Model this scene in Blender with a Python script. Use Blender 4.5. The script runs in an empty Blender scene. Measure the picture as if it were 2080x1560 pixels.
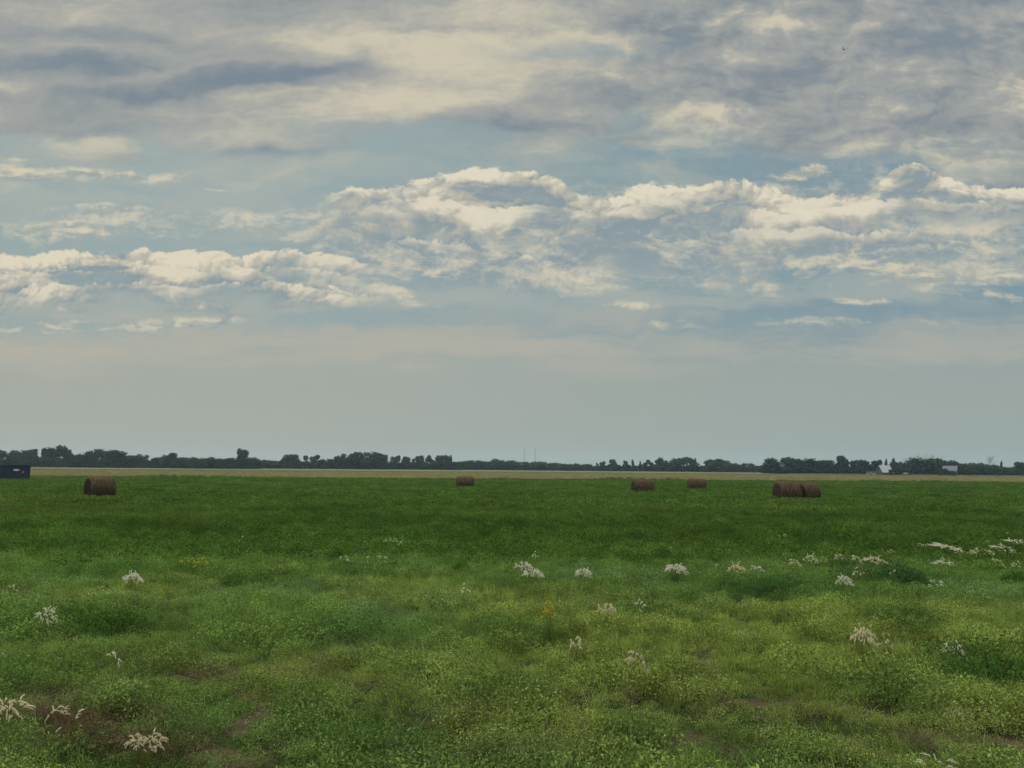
import bpy, math, random
from mathutils import Matrix, Vector, Euler
import numpy as np
R_ = math.radians
scene = bpy.context.scene
col = scene.collection

# ---------------------------------------------------------------- camera
CAM_H = 2.72                      # eye height over the field's soil
FOC = 1502.0                      # focal length in pixels of the 2080 px wide photograph
CAM_ROT = Euler((R_(90 + 6.42), R_(-0.47), 0.0), 'XYZ')
cam_data = bpy.data.cameras.new('camera')
cam_data.sensor_width = 36.0
cam_data.lens = 36.0 * FOC / 2080.0
cam_data.clip_start = 0.05
cam_data.clip_end = 30000.0
cam = bpy.data.objects.new('camera', cam_data)
col.objects.link(cam)
cam.location = (0, 0, CAM_H)
cam.rotation_euler = CAM_ROT
scene.camera = cam
CAM_M = CAM_ROT.to_matrix()

def ray(px, py):
    return (CAM_M @ Vector(((px - 1040) / FOC, (780 - py) / FOC, -1.0))).normalized()

# ---------------------------------------------------------------- exposure
scene.view_settings.view_transform = 'Standard'
scene.view_settings.look = 'None'
scene.view_settings.exposure = 0.0
scene.view_settings.gamma = 1.0

SUN_EL, SUN_AZ = 42.0, -24.0      # degrees; azimuth from +Y towards +X

# ---------------------------------------------------------------- sky
def lin(r, g, b):
    f = lambda c: (c / 255 / 12.92) if c / 255 <= 0.04045 else ((c / 255 + 0.055) / 1.055) ** 2.4
    return (f(r), f(g), f(b), 1.0)

class Nodes:
    """small expression builder over shader nodes"""
    def __init__(self, tree):
        self.t = tree
    def put(self, sock, v):
        if isinstance(v, X): self.t.links.new(v.s, sock)
        else: sock.default_value = v
    def math(self, op, *a, clamp=False):
        n = self.t.nodes.new('ShaderNodeMath'); n.operation = op; n.use_clamp = clamp
        for i, v in enumerate(a): self.put(n.inputs[i], v)
        return X(self, n.outputs[0])
    def vec(self, x, y, z=0.0):
        n = self.t.nodes.new('ShaderNodeCombineXYZ')
        for i, v in enumerate((x, y, z)): self.put(n.inputs[i], v)
        return X(self, n.outputs[0])
    def noise(self, x, y, z=0.0, detail=4, rough=0.5, lac=2.0, dist=0.0, scale=1.0):
        n = self.t.nodes.new('ShaderNodeTexNoise'); n.noise_dimensions = '2D'
        self.t.links.new(self.vec(x + z * 7.31, y + z * 3.17).s, n.inputs['Vector'])
        n.inputs['Scale'].default_value = scale
        n.inputs['Detail'].default_value = detail
        n.inputs['Roughness'].default_value = rough
        n.inputs['Lacunarity'].default_value = lac
        n.inputs['Distortion'].default_value = dist
        return X(self, n.outputs[0])
    def puff(self, x, y, detail=2.0, rough=0.5, lac=2.3, scale=1.0):
        n = self.t.nodes.new('ShaderNodeTexVoronoi'); n.voronoi_dimensions = '2D'
        n.feature = 'F1'; n.normalize = True
        self.t.links.new(self.vec(x, y).s, n.inputs['Vector'])
        n.inputs['Scale'].default_value = scale
        n.inputs['Detail'].default_value = detail
        n.inputs['Roughness'].default_value = rough
        n.inputs['Lacunarity'].default_value = lac
        return 1.0 - X(self, n.outputs['Distance'])
    def smooth(self, v, a, b, lo=0.0, hi=1.0):
        n = self.t.nodes.new('ShaderNodeMapRange'); n.interpolation_type = 'SMOOTHSTEP'
        self.put(n.inputs['Value'], v)
        self.put(n.inputs['From Min'], a); self.put(n.inputs['From Max'], b)
        self.put(n.inputs['To Min'], lo); self.put(n.inputs['To Max'], hi)
        return X(self, n.outputs[0])
    def mix(self, f, a, b):
        n = self.t.nodes.new('ShaderNodeMix'); n.data_type = 'RGBA'; n.clamp_factor = True
        self.put(n.inputs[0], f); self.put(n.inputs[6], a); self.put(n.inputs[7], b)
        return X(self, n.outputs[2])
    def curve(self, v, pts):
        n = self.t.nodes.new('ShaderNodeFloatCurve')
        c = n.mapping.curves[0]
        pts = sorted(pts)
        while len(c.points) < len(pts): c.points.new(0.5, 0.5)
        for p, (x, y) in zip(c.points, pts):
            p.location = (x, y); p.handle_type = 'AUTO'
        n.mapping.update()
        self.put(n.inputs['Value'], v)
        return X(self, n.outputs[0])

class X:
    def __init__(self, b, s): self.b, self.s = b, s
    def __add__(self, o): return self.b.math('ADD', self, o)
    def __radd__(self, o): return self.b.math('ADD', o, self)
    def __sub__(self, o): return self.b.math('SUBTRACT', self, o)
    def __rsub__(self, o): return self.b.math('SUBTRACT', o, self)
    def __mul__(self, o): return self.b.math('MULTIPLY', self, o)
    def __rmul__(self, o): return self.b.math('MULTIPLY', o, self)
    def __truediv__(self, o): return self.b.math('DIVIDE', self, o)
    def mad(self, k, c): return self.b.math('MULTIPLY_ADD', self, k, c)

world = bpy.data.worlds.new('World'); scene.world = world
world.use_nodes = True
world.cycles.sampling_method = 'NONE'
wt = world.node_tree; wt.nodes.clear()
B = Nodes(wt)
tc = wt.nodes.new('ShaderNodeTexCoord')
sp = wt.nodes.new('ShaderNodeSeparateXYZ'); wt.links.new(tc.outputs['Generated'], sp.inputs[0])
dx, dy, dz = (X(B, sp.outputs[i]) for i in range(3))
dep = B.math('MAXIMUM', B.math('ABSOLUTE', dy), 0.2)
U = dx / dep * 10.0               # tangents of the direction, ten to one: the cloud bands lie across the view to the north
V = dz / dep * 10.0

def uv(px, py):
    d = ray(px, py)
    return d.x / d.y * 10, d.z / d.y * 10
PX = 150.2                        # one unit of U or V in photograph pixels
Un = U.mad(1 / 18, 0.5)           # for curve nodes

def edge(pts):
    """height of a cloud line over the direction, from points along it"""
    q = [uv(*p) for p in pts]
    return B.curve(Un, [((u + 9) / 18, v / 8) for u, v in q]) * 8.0

_sheared = {}
def blob(px, py, rx, ry, tilt=0.0, w=1.0, crisp=False):
    """soft patch of cloud: w * exp(-r^2)"""
    u0, v0 = uv(px, py)
    a_, b_ = (w1.mad(0.4, U), w2.mad(0.2, V)) if crisp else (Uw, Vw)
    if (tilt, crisp) not in _sheared:
        _sheared[(tilt, crisp)] = B.vec(a_, b_ - a_ * tilt if tilt else b_)
    sx, sy = PX / rx, PX / ry
    m = wt.nodes.new('ShaderNodeVectorMath'); m.operation = 'MULTIPLY_ADD'
    wt.links.new(_sheared[(tilt, crisp)].s, m.inputs[0]); m.inputs[1].default_value = (sx, sy, 0)
    m.inputs[2].default_value = (-u0 * sx, -(v0 - u0 * tilt) * sy, 0)
    d = wt.nodes.new('ShaderNodeVectorMath'); d.operation = 'DOT_PRODUCT'
    wt.links.new(m.outputs[0], d.inputs[0]); wt.links.new(m.outputs[0], d.inputs[1])
    return B.math('POWER', math.exp(-1), X(B, d.outputs['Value'])) * w

def total(items):
    s = items[0]
    for i in items[1:]: s = s + i
    return s

# warp shared by all layers
w1 = B.noise(U * 0.8, V * 1.5, 3.1, detail=3, rough=0.55) - 0.5
w2 = B.noise(U * 0.8, V * 1.5, 17.7, detail=3, rough=0.55) - 0.5
Uw, Vw = w1.mad(1.3, U), w2.mad(0.5, V)
fine = B.noise(w1.mad(1.5, U * 4.0), w2.mad(1.5, V * 6.0), 31.0, detail=4, rough=0.64) - 0.5
fine2 = B.noise(w1.mad(2.0, U * 13.0), w2.mad(2.0, V * 17.0), 57.0, detail=3, rough=0.6) - 0.5

PALE = lin(180, 178, 166)
BLUE = lin(133, 157, 163); SLATE = lin(110, 129, 143)

# clear air: the physical sky, thickened by haze towards the horizon
skyt = wt.nodes.new('ShaderNodeTexSky'); skyt.sky_type = 'NISHITA'; skyt.sun_disc = False
skyt.sun_elevation = R_(SUN_EL); skyt.sun_rotation = R_(SUN_AZ)
skyt.air_density = 1.0; skyt.dust_density = 3.0
nis = wt.nodes.new('ShaderNodeVectorMath'); nis.operation = 'SCALE'
wt.links.new(skyt.outputs[0], nis.inputs[0]); nis.inputs['Scale'].default_value = 0.05
lr = B.smooth(U, 6.9, -6.9)       # 1 towards the sun's side
sky = B.mix(0.90, X(B, nis.outputs[0]), B.mix(B.smooth(V, 0.7, 2.4), lin(160, 168, 160), B.mix(lr, lin(127, 152, 162), lin(142, 163, 163))))

# long pale bands low over the horizon, thinning downward into the haze
s1 = B.noise(Uw * 0.20, Vw * 2.0, 5.0, detail=5, rough=0.55)
e1 = B.smooth(w1.mad(0.5, V), 1.1, 1.6) * B.smooth(w2.mad(0.9, V), 2.5, 1.65)
hz = B.smooth(w2.mad(0.5, V), 1.95, 1.05)
sky = B.mix(hz * 0.8, sky, B.mix(lr, lin(152, 164, 160), lin(166, 169, 158)))
sky = B.mix(e1 * B.smooth(s1 + fine * 0.1, 0.36, 0.60) * 0.85, sky, B.mix(lr, lin(172, 172, 163), lin(182, 176, 160)))

# ---- upper deck
low = edge([(-400, 350), (0, 325), (300, 318), (600, 300), (850, 275), (1050, 290), (1300, 275), (1450, 285), (1600, 320), (1800, 340), (2080, 375), (2400, 400)])
st = B.noise(Uw * 0.22, Vw * 1.2 - U * 0.06, 2.0, detail=6, rough=0.58)
st2 = B.noise(Uw * 0.55, Vw * 1.5, 8.0, detail=5, rough=0.58) - 0.5
dka = B.smooth(st2.mad(2.0, V - low), -0.35, 0.45)
lu, lv = w1.mad(0.5, U * 0.75 + 4.0), w2.mad(0.4, V * 1.35)
lump = B.noise(lu, lv, 12.0, detail=5, rough=0.56)
lump2 = B.noise(lu - 0.09, lv + 0.13, 12.0, detail=5, rough=0.56)
right = B.smooth(w1.mad(3.0, U), -0.5, 3.0)
dark = total([blob(90, 135, 360, 36, 0, 0.62), blob(280, 80, 330, 20, -0.08, 0.30), blob(540, 160, 230, 22, 0.16, 0.62),
              blob(480, 312, 230, 13, 0.10, 0.62), blob(1640, 160, 260, 45, 0, 0.42), blob(1850, 60, 330, 90, 0, 0.36),
              blob(1360, 60, 110, 28, -0.08, 0.45), blob(1300, 180, 120, 22, 0, 0.25), blob(1080, 262, 150, 16, 0, 0.45),
              blob(2050, 255, 160, 25, 0, 0.40), blob(1700, 300, 110, 45, 0, 0.5), blob(190, 268, 130, 14, 0, 0.3), blob(60, 195, 160, 16, 0, 0.25)])
lite = total([blob(900, 100, 360, 90, 0, 0.15), blob(330, 150, 130, 14, 0.16, 0.45), blob(700, 190, 260, 22, 0, 0.2),
              blob(150, 285, 170, 22, 0, 0.30), blob(1585, 40, 70, 40, 0, 0.12), blob(1150, 222, 280, 16, 0, 0.20), blob(2020, 205, 120, 26, 0.16, 0.3), blob(1900, 330, 260, 25, 0, 0.25)])
tone_l = st.mad(1.7, -0.34) + lite * 1.2 - dark * 1.3 + fine * 0.30 + fine2 * 0.10 + st2 * 0.5
tone_r = st.mad(1.1, -0.15) + lite * 1.0 - dark * 0.8 + (lump - 0.5) * 2.0 + (lump - lump2) * 1.8 + fine * 0.40 + fine2 * 0.18 - B.smooth(V, 4.2, 5.6) * 0.14
tone = tone_l + (tone_r - tone_l) * right
ramp = B.mix(B.smooth(tone, -0.45, 0.50), B.mix(right, lin(110, 128, 142), lin(128, 138, 146)), lin(161, 163, 160))
ramp = B.mix(B.smooth(tone, 0.34, 1.0), ramp, lin(206, 198, 176))
gap = total([blob(1150, 107, 170, 13, 0, 0.5), blob(1230, 108, 60, 20, 0, 0.3)])
dka = dka * (1.0 - gap) * B.smooth(tone - st2 * 0.7, -0.55, 0.15, 0.8, 0.97)
sky = B.mix(dka, sky, ramp)

# ---- piled cumulus ridges
def ridge(sky, top, base, seed, amp, size, fade, soft=0.05, rimw=0.26, cut=None, gain=1.0, cream=lin(222, 214, 192), breaks=0.0, opa=1.0, body_dark=0.12):
    t = edge(top)
    bu = w1.mad(0.8, U * size + seed * 3.7); bv = w2.mad(0.6, V * size * 1.15 + seed * 1.3)
    P = B.puff(bu, bv, detail=3.0, rough=0.5, lac=2.6)
    P2 = B.puff(bu - 0.05, bv + 0.075, detail=3.0, rough=0.5, lac=2.6)
    D = (P - 0.62).mad(amp, t - V) + fine * 0.17 + fine2 * 0.07
    a = B.smooth(D, 0.0, soft)
    rim = B.smooth(D, rimw * 1.7, 0.02)
    L = (rim * 0.62 + (P - P2) * 2.7 + (P - 0.62) * 0.8 + fine * 0.48 + fine2 * 0.2 + w1 * 1.8 + st2 * 2.2) * gain + 0.03
    L = L - B.smooth(D, 0.1, 0.8) * body_dark
    c = B.mix(B.smooth(L, -0.05, 0.42), lin(136, 152, 159), PALE)
    c = B.mix(B.smooth(L, 0.30, 0.85), c, cream)
    bt = edge(base)
    f = B.smooth(st2.mad(1.7, V - bt), -fade, fade)
    a = a * f
    if breaks: a = a * B.smooth(B.noise(U * 0.55, V * 1.3, seed + 9, detail=4, rough=0.55), breaks - 0.1, breaks + 0.1)
    if cut: a = a * cut
    if opa < 1: a = a * opa
    return B.mix(a, sky, c)

# thin pale film of cloud filling the gaps
film = B.smooth(V, 1.7, 2.4) * B.smooth(V, 5.0, 4.2) * B.smooth(s1 + st2 * 0.6 + fine * 0.2, 0.34, 0.72)
sky = B.mix(film * 0.6, sky, lin(172, 178, 170))

# soft veil of older cloud behind and under the right-hand bank
veil = total([blob(900, 445, 280, 55, 0, 0.9), blob(1150, 490, 280, 50, 0, 0.7), blob(1500, 430, 330, 62, 0, 0.85), blob(1880, 440, 320, 80, 0, 0.95), blob(1000, 540, 200, 45, 0, 0.55), blob(760, 510, 220, 30, 0, 0.5), blob(1750, 545, 260, 40, 0, 0.45), blob(260, 455, 330, 40, 0, 0.42), blob(1150, 560, 300, 50, 0, 0.3), blob(1450, 500, 220, 40, 0, 0.4)])
vn = B.noise(Uw * 0.6, Vw * 2.0, 21.0, detail=6, rough=0.62)
va = B.smooth(veil + (vn - 0.5) * 1.7 + fine * 0.4, 0.12, 0.85)
vc = B.mix(B.smooth((vn - 0.5) * 1.3 + fine * 0.5 + fine2 * 0.2, -0.16, 0.26), lin(140, 155, 161), lin(212, 204, 181))
sky = B.mix(va * B.smooth(veil, 0.04, 0.25) * 0.92, sky, vc)

topC = [(-700, 620), (500, 560), (620, 440), (660, 405), (700, 390), (770, 380), (860, 362), (930, 356), (970, 342), (1060, 350), (1130, 362), (1180, 388),
        (1240, 398), (1300, 370), (1400, 376), (1480, 366), (1540, 376), (1600, 398), (1760, 388), (1800, 362), (1850, 334), (1905, 354), (1960, 372), (2080, 385), (2500, 390)]
baseC = [(-700, 450), (600, 435), (800, 440), (1000, 460), (1200, 470), (1400, 470), (1600, 460), (1800, 450), (2080, 450), (2500, 450)]
sky = ridge(sky, topC, baseC, 1.0, 0.34, 1.05, 0.6, cut=B.smooth(U, -3.0, -2.3), body_dark=0.32)
low1 = [(-700, 500), (640, 450), (760, 420), (900, 408), (1000, 428), (1100, 418), (1230, 420), (1330, 404), (1480, 412), (1600, 428), (1800, 415), (1920, 402), (2080, 425), (2500, 440)]
sky = ridge(sky, low1, [(x, y + 62) for x, y in low1], 2.0, 0.5, 0.9, 0.6, cut=B.smooth(U, -2.6, -1.2), rimw=0.2, breaks=0.47, opa=0.9, body_dark=0.25)
low2 = [(-700, 560), (640, 500), (860, 497), (960, 500), (1060, 520), (1200, 490), (1360, 488), (1560, 470), (1700, 478), (1850, 470), (2080, 486), (2500, 490)]
sky = ridge(sky, low2, [(x, y + 40) for x, y in low2], 3.0, 0.5, 0.8, 0.6, cut=B.smooth(U, -2.6, -1.2), rimw=0.16, breaks=0.52, opa=0.75, body_dark=0.2)

# loose wisps and small heaps
wb = total([blob(180, 358, 240, 16, 0, 0.95, True), blob(40, 345, 50, 22, 0, 0.5, True), blob(30, 322, 28, 9, 0, 0.8, True), blob(260, 424, 230, 10, 0, 0.62, True), blob(110, 475, 120, 26, 0, 0.85, True), blob(330, 468, 60, 14, 0, 0.6, True),
            blob(800, 592, 75, 16, -0.3, 0.95, True), blob(1555, 580, 50, 26, -0.3, 0.75, True), blob(1270, 625, 70, 12, 0, 0.7, True), blob(1790, 545, 110, 34, -0.3, 0.75, True),
            blob(1960, 568, 150, 20, 0, 0.8, True), blob(1950, 500, 180, 16, 0, 0.65, True), blob(1720, 610, 40, 9, 0, 0.7, True), blob(1790, 613, 40, 8, 0, 0.7, True), blob(2040, 605, 90, 14, 0, 0.6, True), blob(50, 560, 90, 50, 0, 0.4, True),
            blob(1610, 357, 60, 11, 0.16, 0.9, True), blob(1660, 340, 25, 12, 0, 0.8, True), blob(130, 610, 160, 16, 0, 0.5, True), blob(230, 662, 170, 13, 0, 0.55, True), blob(50, 668, 190, 14, 0, 0.55, True), blob(430, 650, 130, 10, 0, 0.45, True), blob(1300, 660, 110, 12, 0, 0.5, True), blob(1700, 655, 260, 12, 0, 0.5, True), blob(450, 385, 40, 5, 0, 0.6, True)])
wu, wv = w1.mad(0.5, U), w2.mad(0.25, V)
wn = B.noise(wu * 0.9, wv * 3.4, 41.0, detail=6, rough=0.6)
wd = wb + (wn - 0.5) * 1.7 + fine * 0.8 + fine2 * 0.3
wn2 = B.noise(wu.mad(0.9, -0.08), wv.mad(3.4, 0.25), 41.0, detail=3, rough=0.6)
wl = (wn - wn2) * 2.2 + 0.5 + fine * 0.9 + fine2 * 0.4 - B.smooth(wd, 0.6, 1.3) * 0.15
wc = B.mix(B.smooth(wl, 0.15, 0.75), lin(160, 167, 162), lin(214, 205, 180))
sky = B.mix(B.smooth(wd, 0.22, 1.05) * B.smooth(wb, 0.08, 0.35) * 0.92, sky, wc)

# left bank
topD = [(-700, 520), (-100, 520), (60, 525), (130, 512), (250, 515), (300, 508), (380, 515), (430, 512), (500, 518), (560, 510), (640, 518), (720, 530), (800, 545), (900, 590), (2500, 640)]
baseD = [(-700, 610), (0, 600), (200, 600), (400, 595), (600, 580), (800, 560), (900, 560), (2500, 560)]
cutD = B.smooth(w1.mad(2.0, U), -0.7, -2.2)
sky = ridge(sky, topD, baseD, 5.0, 0.40, 1.3, 0.45, cut=cutD, rimw=0.26, cream=lin(221, 212, 188), body_dark=0.22)
sky = ridge(sky, [(x, y + 34) for x, y in topD], [(x, y + 6) for x, y in baseD], 7.0, 0.5, 1.4, 0.4, cut=cutD, rimw=0.2, breaks=0.43, cream=lin(220, 211, 187), opa=0.9, body_dark=0.15)
sky = ridge(sky, [(x, y + 66) for x, y in topD], [(x, y + 30) for x, y in baseD], 6.0, 0.45, 1.7, 0.22, cut=cutD, rimw=0.18, breaks=0.44, cream=lin(221, 212, 188), opa=0.9, body_dark=0.1)

# sky strength raised towards the unseen zenith, added to brighten the ground
overhead_boost = B.smooth(dz, 0.58, 0.95)
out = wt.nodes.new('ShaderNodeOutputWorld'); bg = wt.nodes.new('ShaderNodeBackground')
wt.links.new(sky.s, bg.inputs['Color']); wt.links.new(overhead_boost.mad(4.5, 1.0).s, bg.inputs['Strength'])
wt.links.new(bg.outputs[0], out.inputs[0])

# ---------------------------------------------------------------- sun, seen through thin cloud
sun_d = bpy.data.lights.new('sun', 'SUN'); sun_d.energy = 2.4; sun_d.angle = R_(12.0); sun_d.color = (1.0, 0.93, 0.80)
sun = bpy.data.objects.new('sun', sun_d); col.objects.link(sun)
_s = Vector((math.sin(R_(SUN_AZ)) * math.cos(R_(SUN_EL)), math.cos(R_(SUN_AZ)) * math.cos(R_(SUN_EL)), math.sin(R_(SUN_EL))))
sun.rotation_euler = _s.to_track_quat('Z', 'Y').to_euler()

cy = scene.cycles
cy.max_bounces = 5; cy.diffuse_bounces = 3; cy.glossy_bounces = 1; cy.transmission_bounces = 2; cy.transparent_max_bounces = 4; cy.volume_bounces = 0
cy.caustics_reflective = False; cy.caustics_refractive = False
cy.use_adaptive_sampling = True; cy.adaptive_threshold = 0.012; cy.adaptive_min_samples = 16
cy.use_denoising = True; cy.denoiser = 'OPENIMAGEDENOISE'; cy.denoising_prefilter = 'ACCURATE'

# ---------------------------------------------------------------- helpers
rng = np.random.default_rng(7)
random.seed(7)

def vnoise(x, y, seed=0):
    """smooth value noise, 0..1"""
    x = np.asarray(x, float); y = np.asarray(y, float)
    xi = np.floor(x).astype(np.int64); yi = np.floor(y).astype(np.int64)
    fx = x - xi; fy = y - yi
    fx = fx * fx * (3 - 2 * fx); fy = fy * fy * (3 - 2 * fy)
    def h(i, j):
        n = (i * 374761393 + j * 668265263 + seed * 1442695041) & 0xFFFFFFFF
        n = ((n ^ (n >> 13)) * 1274126177) & 0xFFFFFFFF
        return ((n ^ (n >> 16)) & 0xFFFF) / 65535.0
    a = h(xi, yi) * (1 - fx) + h(xi + 1, yi) * fx
    b = h(xi, yi + 1) * (1 - fx) + h(xi + 1, yi + 1) * fx
    return a * (1 - fy) + b * fy
def fbm(x, y, seed=0, octv=4):
    s = 0; a = 0.5; t = 0
    for k in range(octv):
        s = s + a * vnoise(np.asarray(x) * 2 ** k, np.asarray(y) * 2 ** k, seed + k); t += a; a *= 0.55
    return s / t
def sst(v, a, b):
    t = np.clip((np.asarray(v, float) - a) / (b - a), 0, 1)
    return t * t * (3 - 2 * t)

def terrain(x, y):
    x = np.asarray(x, float); y = np.asarray(y, float)
    rise = 0.72 * sst(y, 27.0, 6.0)
    near = sst(y, 60.0, 25.0)
    return rise + near * ((fbm(x * 0.55, y * 0.55, 3) - 0.5) * 0.16 + (fbm(x * 2.2, y * 2.2, 5, 2) - 0.5) * 0.05)

def G(px, py, h=0.0):
    """point of the ground (raised by h) seen at a pixel of the photograph"""
    d = ray(px, py); z = h
    for _ in range(12):
        t = (z - CAM_H) / d.z
        z = h + float(terrain(d.x * t, d.y * t))
    return Vector((d.x * t, d.y * t, z - h))
def at(px, depth):
    """ground position straight below a pixel column at a given depth"""
    u, _ = uv(px, 950)
    return Vector((u / 10 * depth, depth, float(terrain(u / 10 * depth, depth))))
def z_of(px, py, depth):
    """height of what is seen at a pixel, at a given depth"""
    _, v = uv(px, py)
    return CAM_H + v / 10 * depth

def link(o, parent=None):
    col.objects.link(o)
    if parent is not None: o.parent = parent
    return o
def tag(o, label=None, cat=None, group=None, kind=None):
    for k, v in (('label', label), ('category', cat), ('group', group), ('kind', kind)):
        if v: o[k] = v
    return o
def empty(name, loc, rz=0.0, label=None, cat=None, group=None):
    o = bpy.data.objects.new(name, None); o.location = loc; o.rotation_euler = (0, 0, rz); o.empty_display_size = 0.2
    link(o); return tag(o, label, cat, group)
def mesh_np(name, V_, F_, smooth=False):
    """mesh from numpy vertices and same-sized faces"""
    m = bpy.data.meshes.new(name)
    V_ = np.asarray(V_, np.float32); F_ = np.asarray(F_, np.int32)
    n = F_.shape[1]
    m.vertices.add(len(V_)); m.vertices.foreach_set('co', V_.ravel())
    m.loops.add(F_.size); m.loops.foreach_set('vertex_index', F_.ravel())
    m.polygons.add(len(F_)); m.polygons.foreach_set('loop_start', np.arange(0, F_.size, n, dtype=np.int32))
    m.polygons.foreach_set('use_smooth', np.full(len(F_), smooth))
    m.update(calc_edges=True); return m
def obj(name, mesh, mat=None, parent=None):
    if mat is not None and not mesh.materials: mesh.materials.append(mat)
    return link(bpy.data.objects.new(name, mesh), parent)

class Geo:
    """collects quads and tubes into one mesh"""
    def __init__(s): s.v = []; s.f = []
    def quad(s, a, b, c, d):
        n = len(s.v); s.v += [tuple(a), tuple(b), tuple(c), tuple(d)]; s.f.append((n, n + 1, n + 2, n + 3))
    def box(s, x0, y0, z0, x1, y1, z1):
        n = len(s.v)
        s.v += [(x0, y0, z0), (x1, y0, z0), (x1, y1, z0), (x0, y1, z0), (x0, y0, z1), (x1, y0, z1), (x1, y1, z1), (x0, y1, z1)]
        s.f += [tuple(n + i for i in q) for q in ((0, 3, 2, 1), (4, 5, 6, 7), (0, 1, 5, 4), (1, 2, 6, 5), (2, 3, 7, 6), (3, 0, 4, 7))]
    def tube(s, pts, radii, k=5):
        n = len(s.v); pts = [Vector(p) for p in pts]
        for i, p in enumerate(pts):
            t = (pts[min(i + 1, len(pts) - 1)] - pts[max(i - 1, 0)]).normalized()
            a = t.orthogonal().normalized(); b = t.cross(a)
            for j in range(k):
                th = 2 * math.pi * j / k
                s.v.append(tuple(p + (a * math.cos(th) + b * math.sin(th)) * radii[i]))
        for i in range(len(pts) - 1):
            for j in range(k):
                j2 = (j + 1) % k
                s.f.append((n + i * k + j, n + i * k + j2, n + (i + 1) * k + j2, n + (i + 1) * k + j))
        s.f.append(tuple(n + (len(pts) - 1) * k + j for j in range(k)))
        s.f.append(tuple(n + j for j in reversed(range(k))))
    def poly(s, pts):
        n = len(s.v); s.v += [tuple(p) for p in pts]; s.f.append(tuple(range(n, n + len(pts))))
    def mesh(s, name, smooth=False):
        m = bpy.data.meshes.new(name); m.from_pydata(s.v, [], s.f); m.update()
        if smooth: m.polygons.foreach_set('use_smooth', [True] * len(m.polygons))
        return m
    def build(s, name, mat, parent=None, smooth=False): return obj(name, s.mesh(name, smooth), mat, parent)

# ---------------------------------------------------------------- materials
def new_mat(name):
    m = bpy.data.materials.new(name); m.use_nodes = True
    m.node_tree.nodes.clear(); return m, m.node_tree, Nodes(m.node_tree)
def finish(t, shader):
    o = t.nodes.new('ShaderNodeOutputMaterial'); t.links.new(shader.outputs[0], o.inputs[0])
def principled(t, color, rough=0.8, spec=0.2, metal=0.0, normal=None):
    p = t.nodes.new('ShaderNodeBsdfPrincipled')
    if isinstance(color, X): t.links.new(color.s, p.inputs['Base Color'])
    else: p.inputs['Base Color'].default_value = color
    if isinstance(rough, X): t.links.new(rough.s, p.inputs['Roughness'])
    else: p.inputs['Roughness'].default_value = rough
    p.inputs['Metallic'].default_value = metal
    p.inputs['Specular IOR Level'].default_value = spec
    if normal: t.links.new(normal.outputs[0], p.inputs['Normal'])
    return p
def rgb(r, g, b): return (r, g, b, 1.0)
def leaf_mat(name, color=None, trans=0.4, var=0.45, tcol=(1.15, 1.1, 0.7)):
    """leaves: diffuse with some light let through; colour from the plant's own tint or a given one"""
    m, t, b = new_mat(name)
    if color is None:
        a = t.nodes.new('ShaderNodeAttribute'); a.attribute_type = 'INSTANCER'; a.attribute_name = 'tint'
        c = X(b, a.outputs['Color'])
    else: c = color
    g = t.nodes.new('ShaderNodeNewGeometry')
    h = t.nodes.new('ShaderNodeHueSaturation')
    r = X(b, g.outputs['Random Per Island'])
    b.put(h.inputs['Color'], c); b.put(h.inputs['Value'], r.mad(2 * var, 1 - var))
    b.put(h.inputs['Hue'], r.mad(-0.03, 0.515))
    d = t.nodes.new('ShaderNodeBsdfDiffuse'); t.links.new(h.outputs[0], d.inputs['Color'])
    mul = t.nodes.new('ShaderNodeMix'); mul.data_type = 'RGBA'; mul.blend_type = 'MULTIPLY'; mul.inputs[0].default_value = 1.0
    t.links.new(h.outputs[0], mul.inputs[6]); mul.inputs[7].default_value = (*tcol, 1)
    tr = t.nodes.new('ShaderNodeBsdfTranslucent'); t.links.new(mul.outputs[2], tr.inputs['Color'])
    mx = t.nodes.new('ShaderNodeMixShader'); mx.inputs[0].default_value = trans
    t.links.new(d.outputs[0], mx.inputs[1]); t.links.new(tr.outputs[0], mx.inputs[2])
    finish(t, mx); return m
def noise_mat(name, c1, c2, scale=(1, 1, 1), detail=5, lo=0.35, hi=0.65, rough=0.9, spec=0.1, bump=0.0, metal=0.0):
    """two colours mottled by noise in the object's own space"""
    m, t, b = new_mat(name)
    tc_ = t.nodes.new('ShaderNodeTexCoord'); mp = t.nodes.new('ShaderNodeMapping'); mp.inputs['Scale'].default_value = scale
    t.links.new(tc_.outputs['Object'], mp.inputs[0])
    n = t.nodes.new('ShaderNodeTexNoise'); n.inputs['Scale'].default_value = 1.0; n.inputs['Detail'].default_value = detail; n.inputs['Roughness'].default_value = 0.6
    t.links.new(mp.outputs[0], n.inputs['Vector'])
    f = X(b, n.outputs[0])
    nb = None
    if bump:
        nb = t.nodes.new('ShaderNodeBump'); nb.inputs['Strength'].default_value = 0.8; nb.inputs['Distance'].default_value = bump
        t.links.new(n.outputs[0], nb.inputs['Height'])
    finish(t, principled(t, b.mix(b.smooth(f, lo, hi), c1, c2), rough, spec, metal, nb)); return m

LEAF = leaf_mat('leaves_tinted', None, 0.38, 0.60)
STALK = leaf_mat('dry_stalks', None, 0.25, 0.35, (1.0, 0.95, 0.8))

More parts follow.
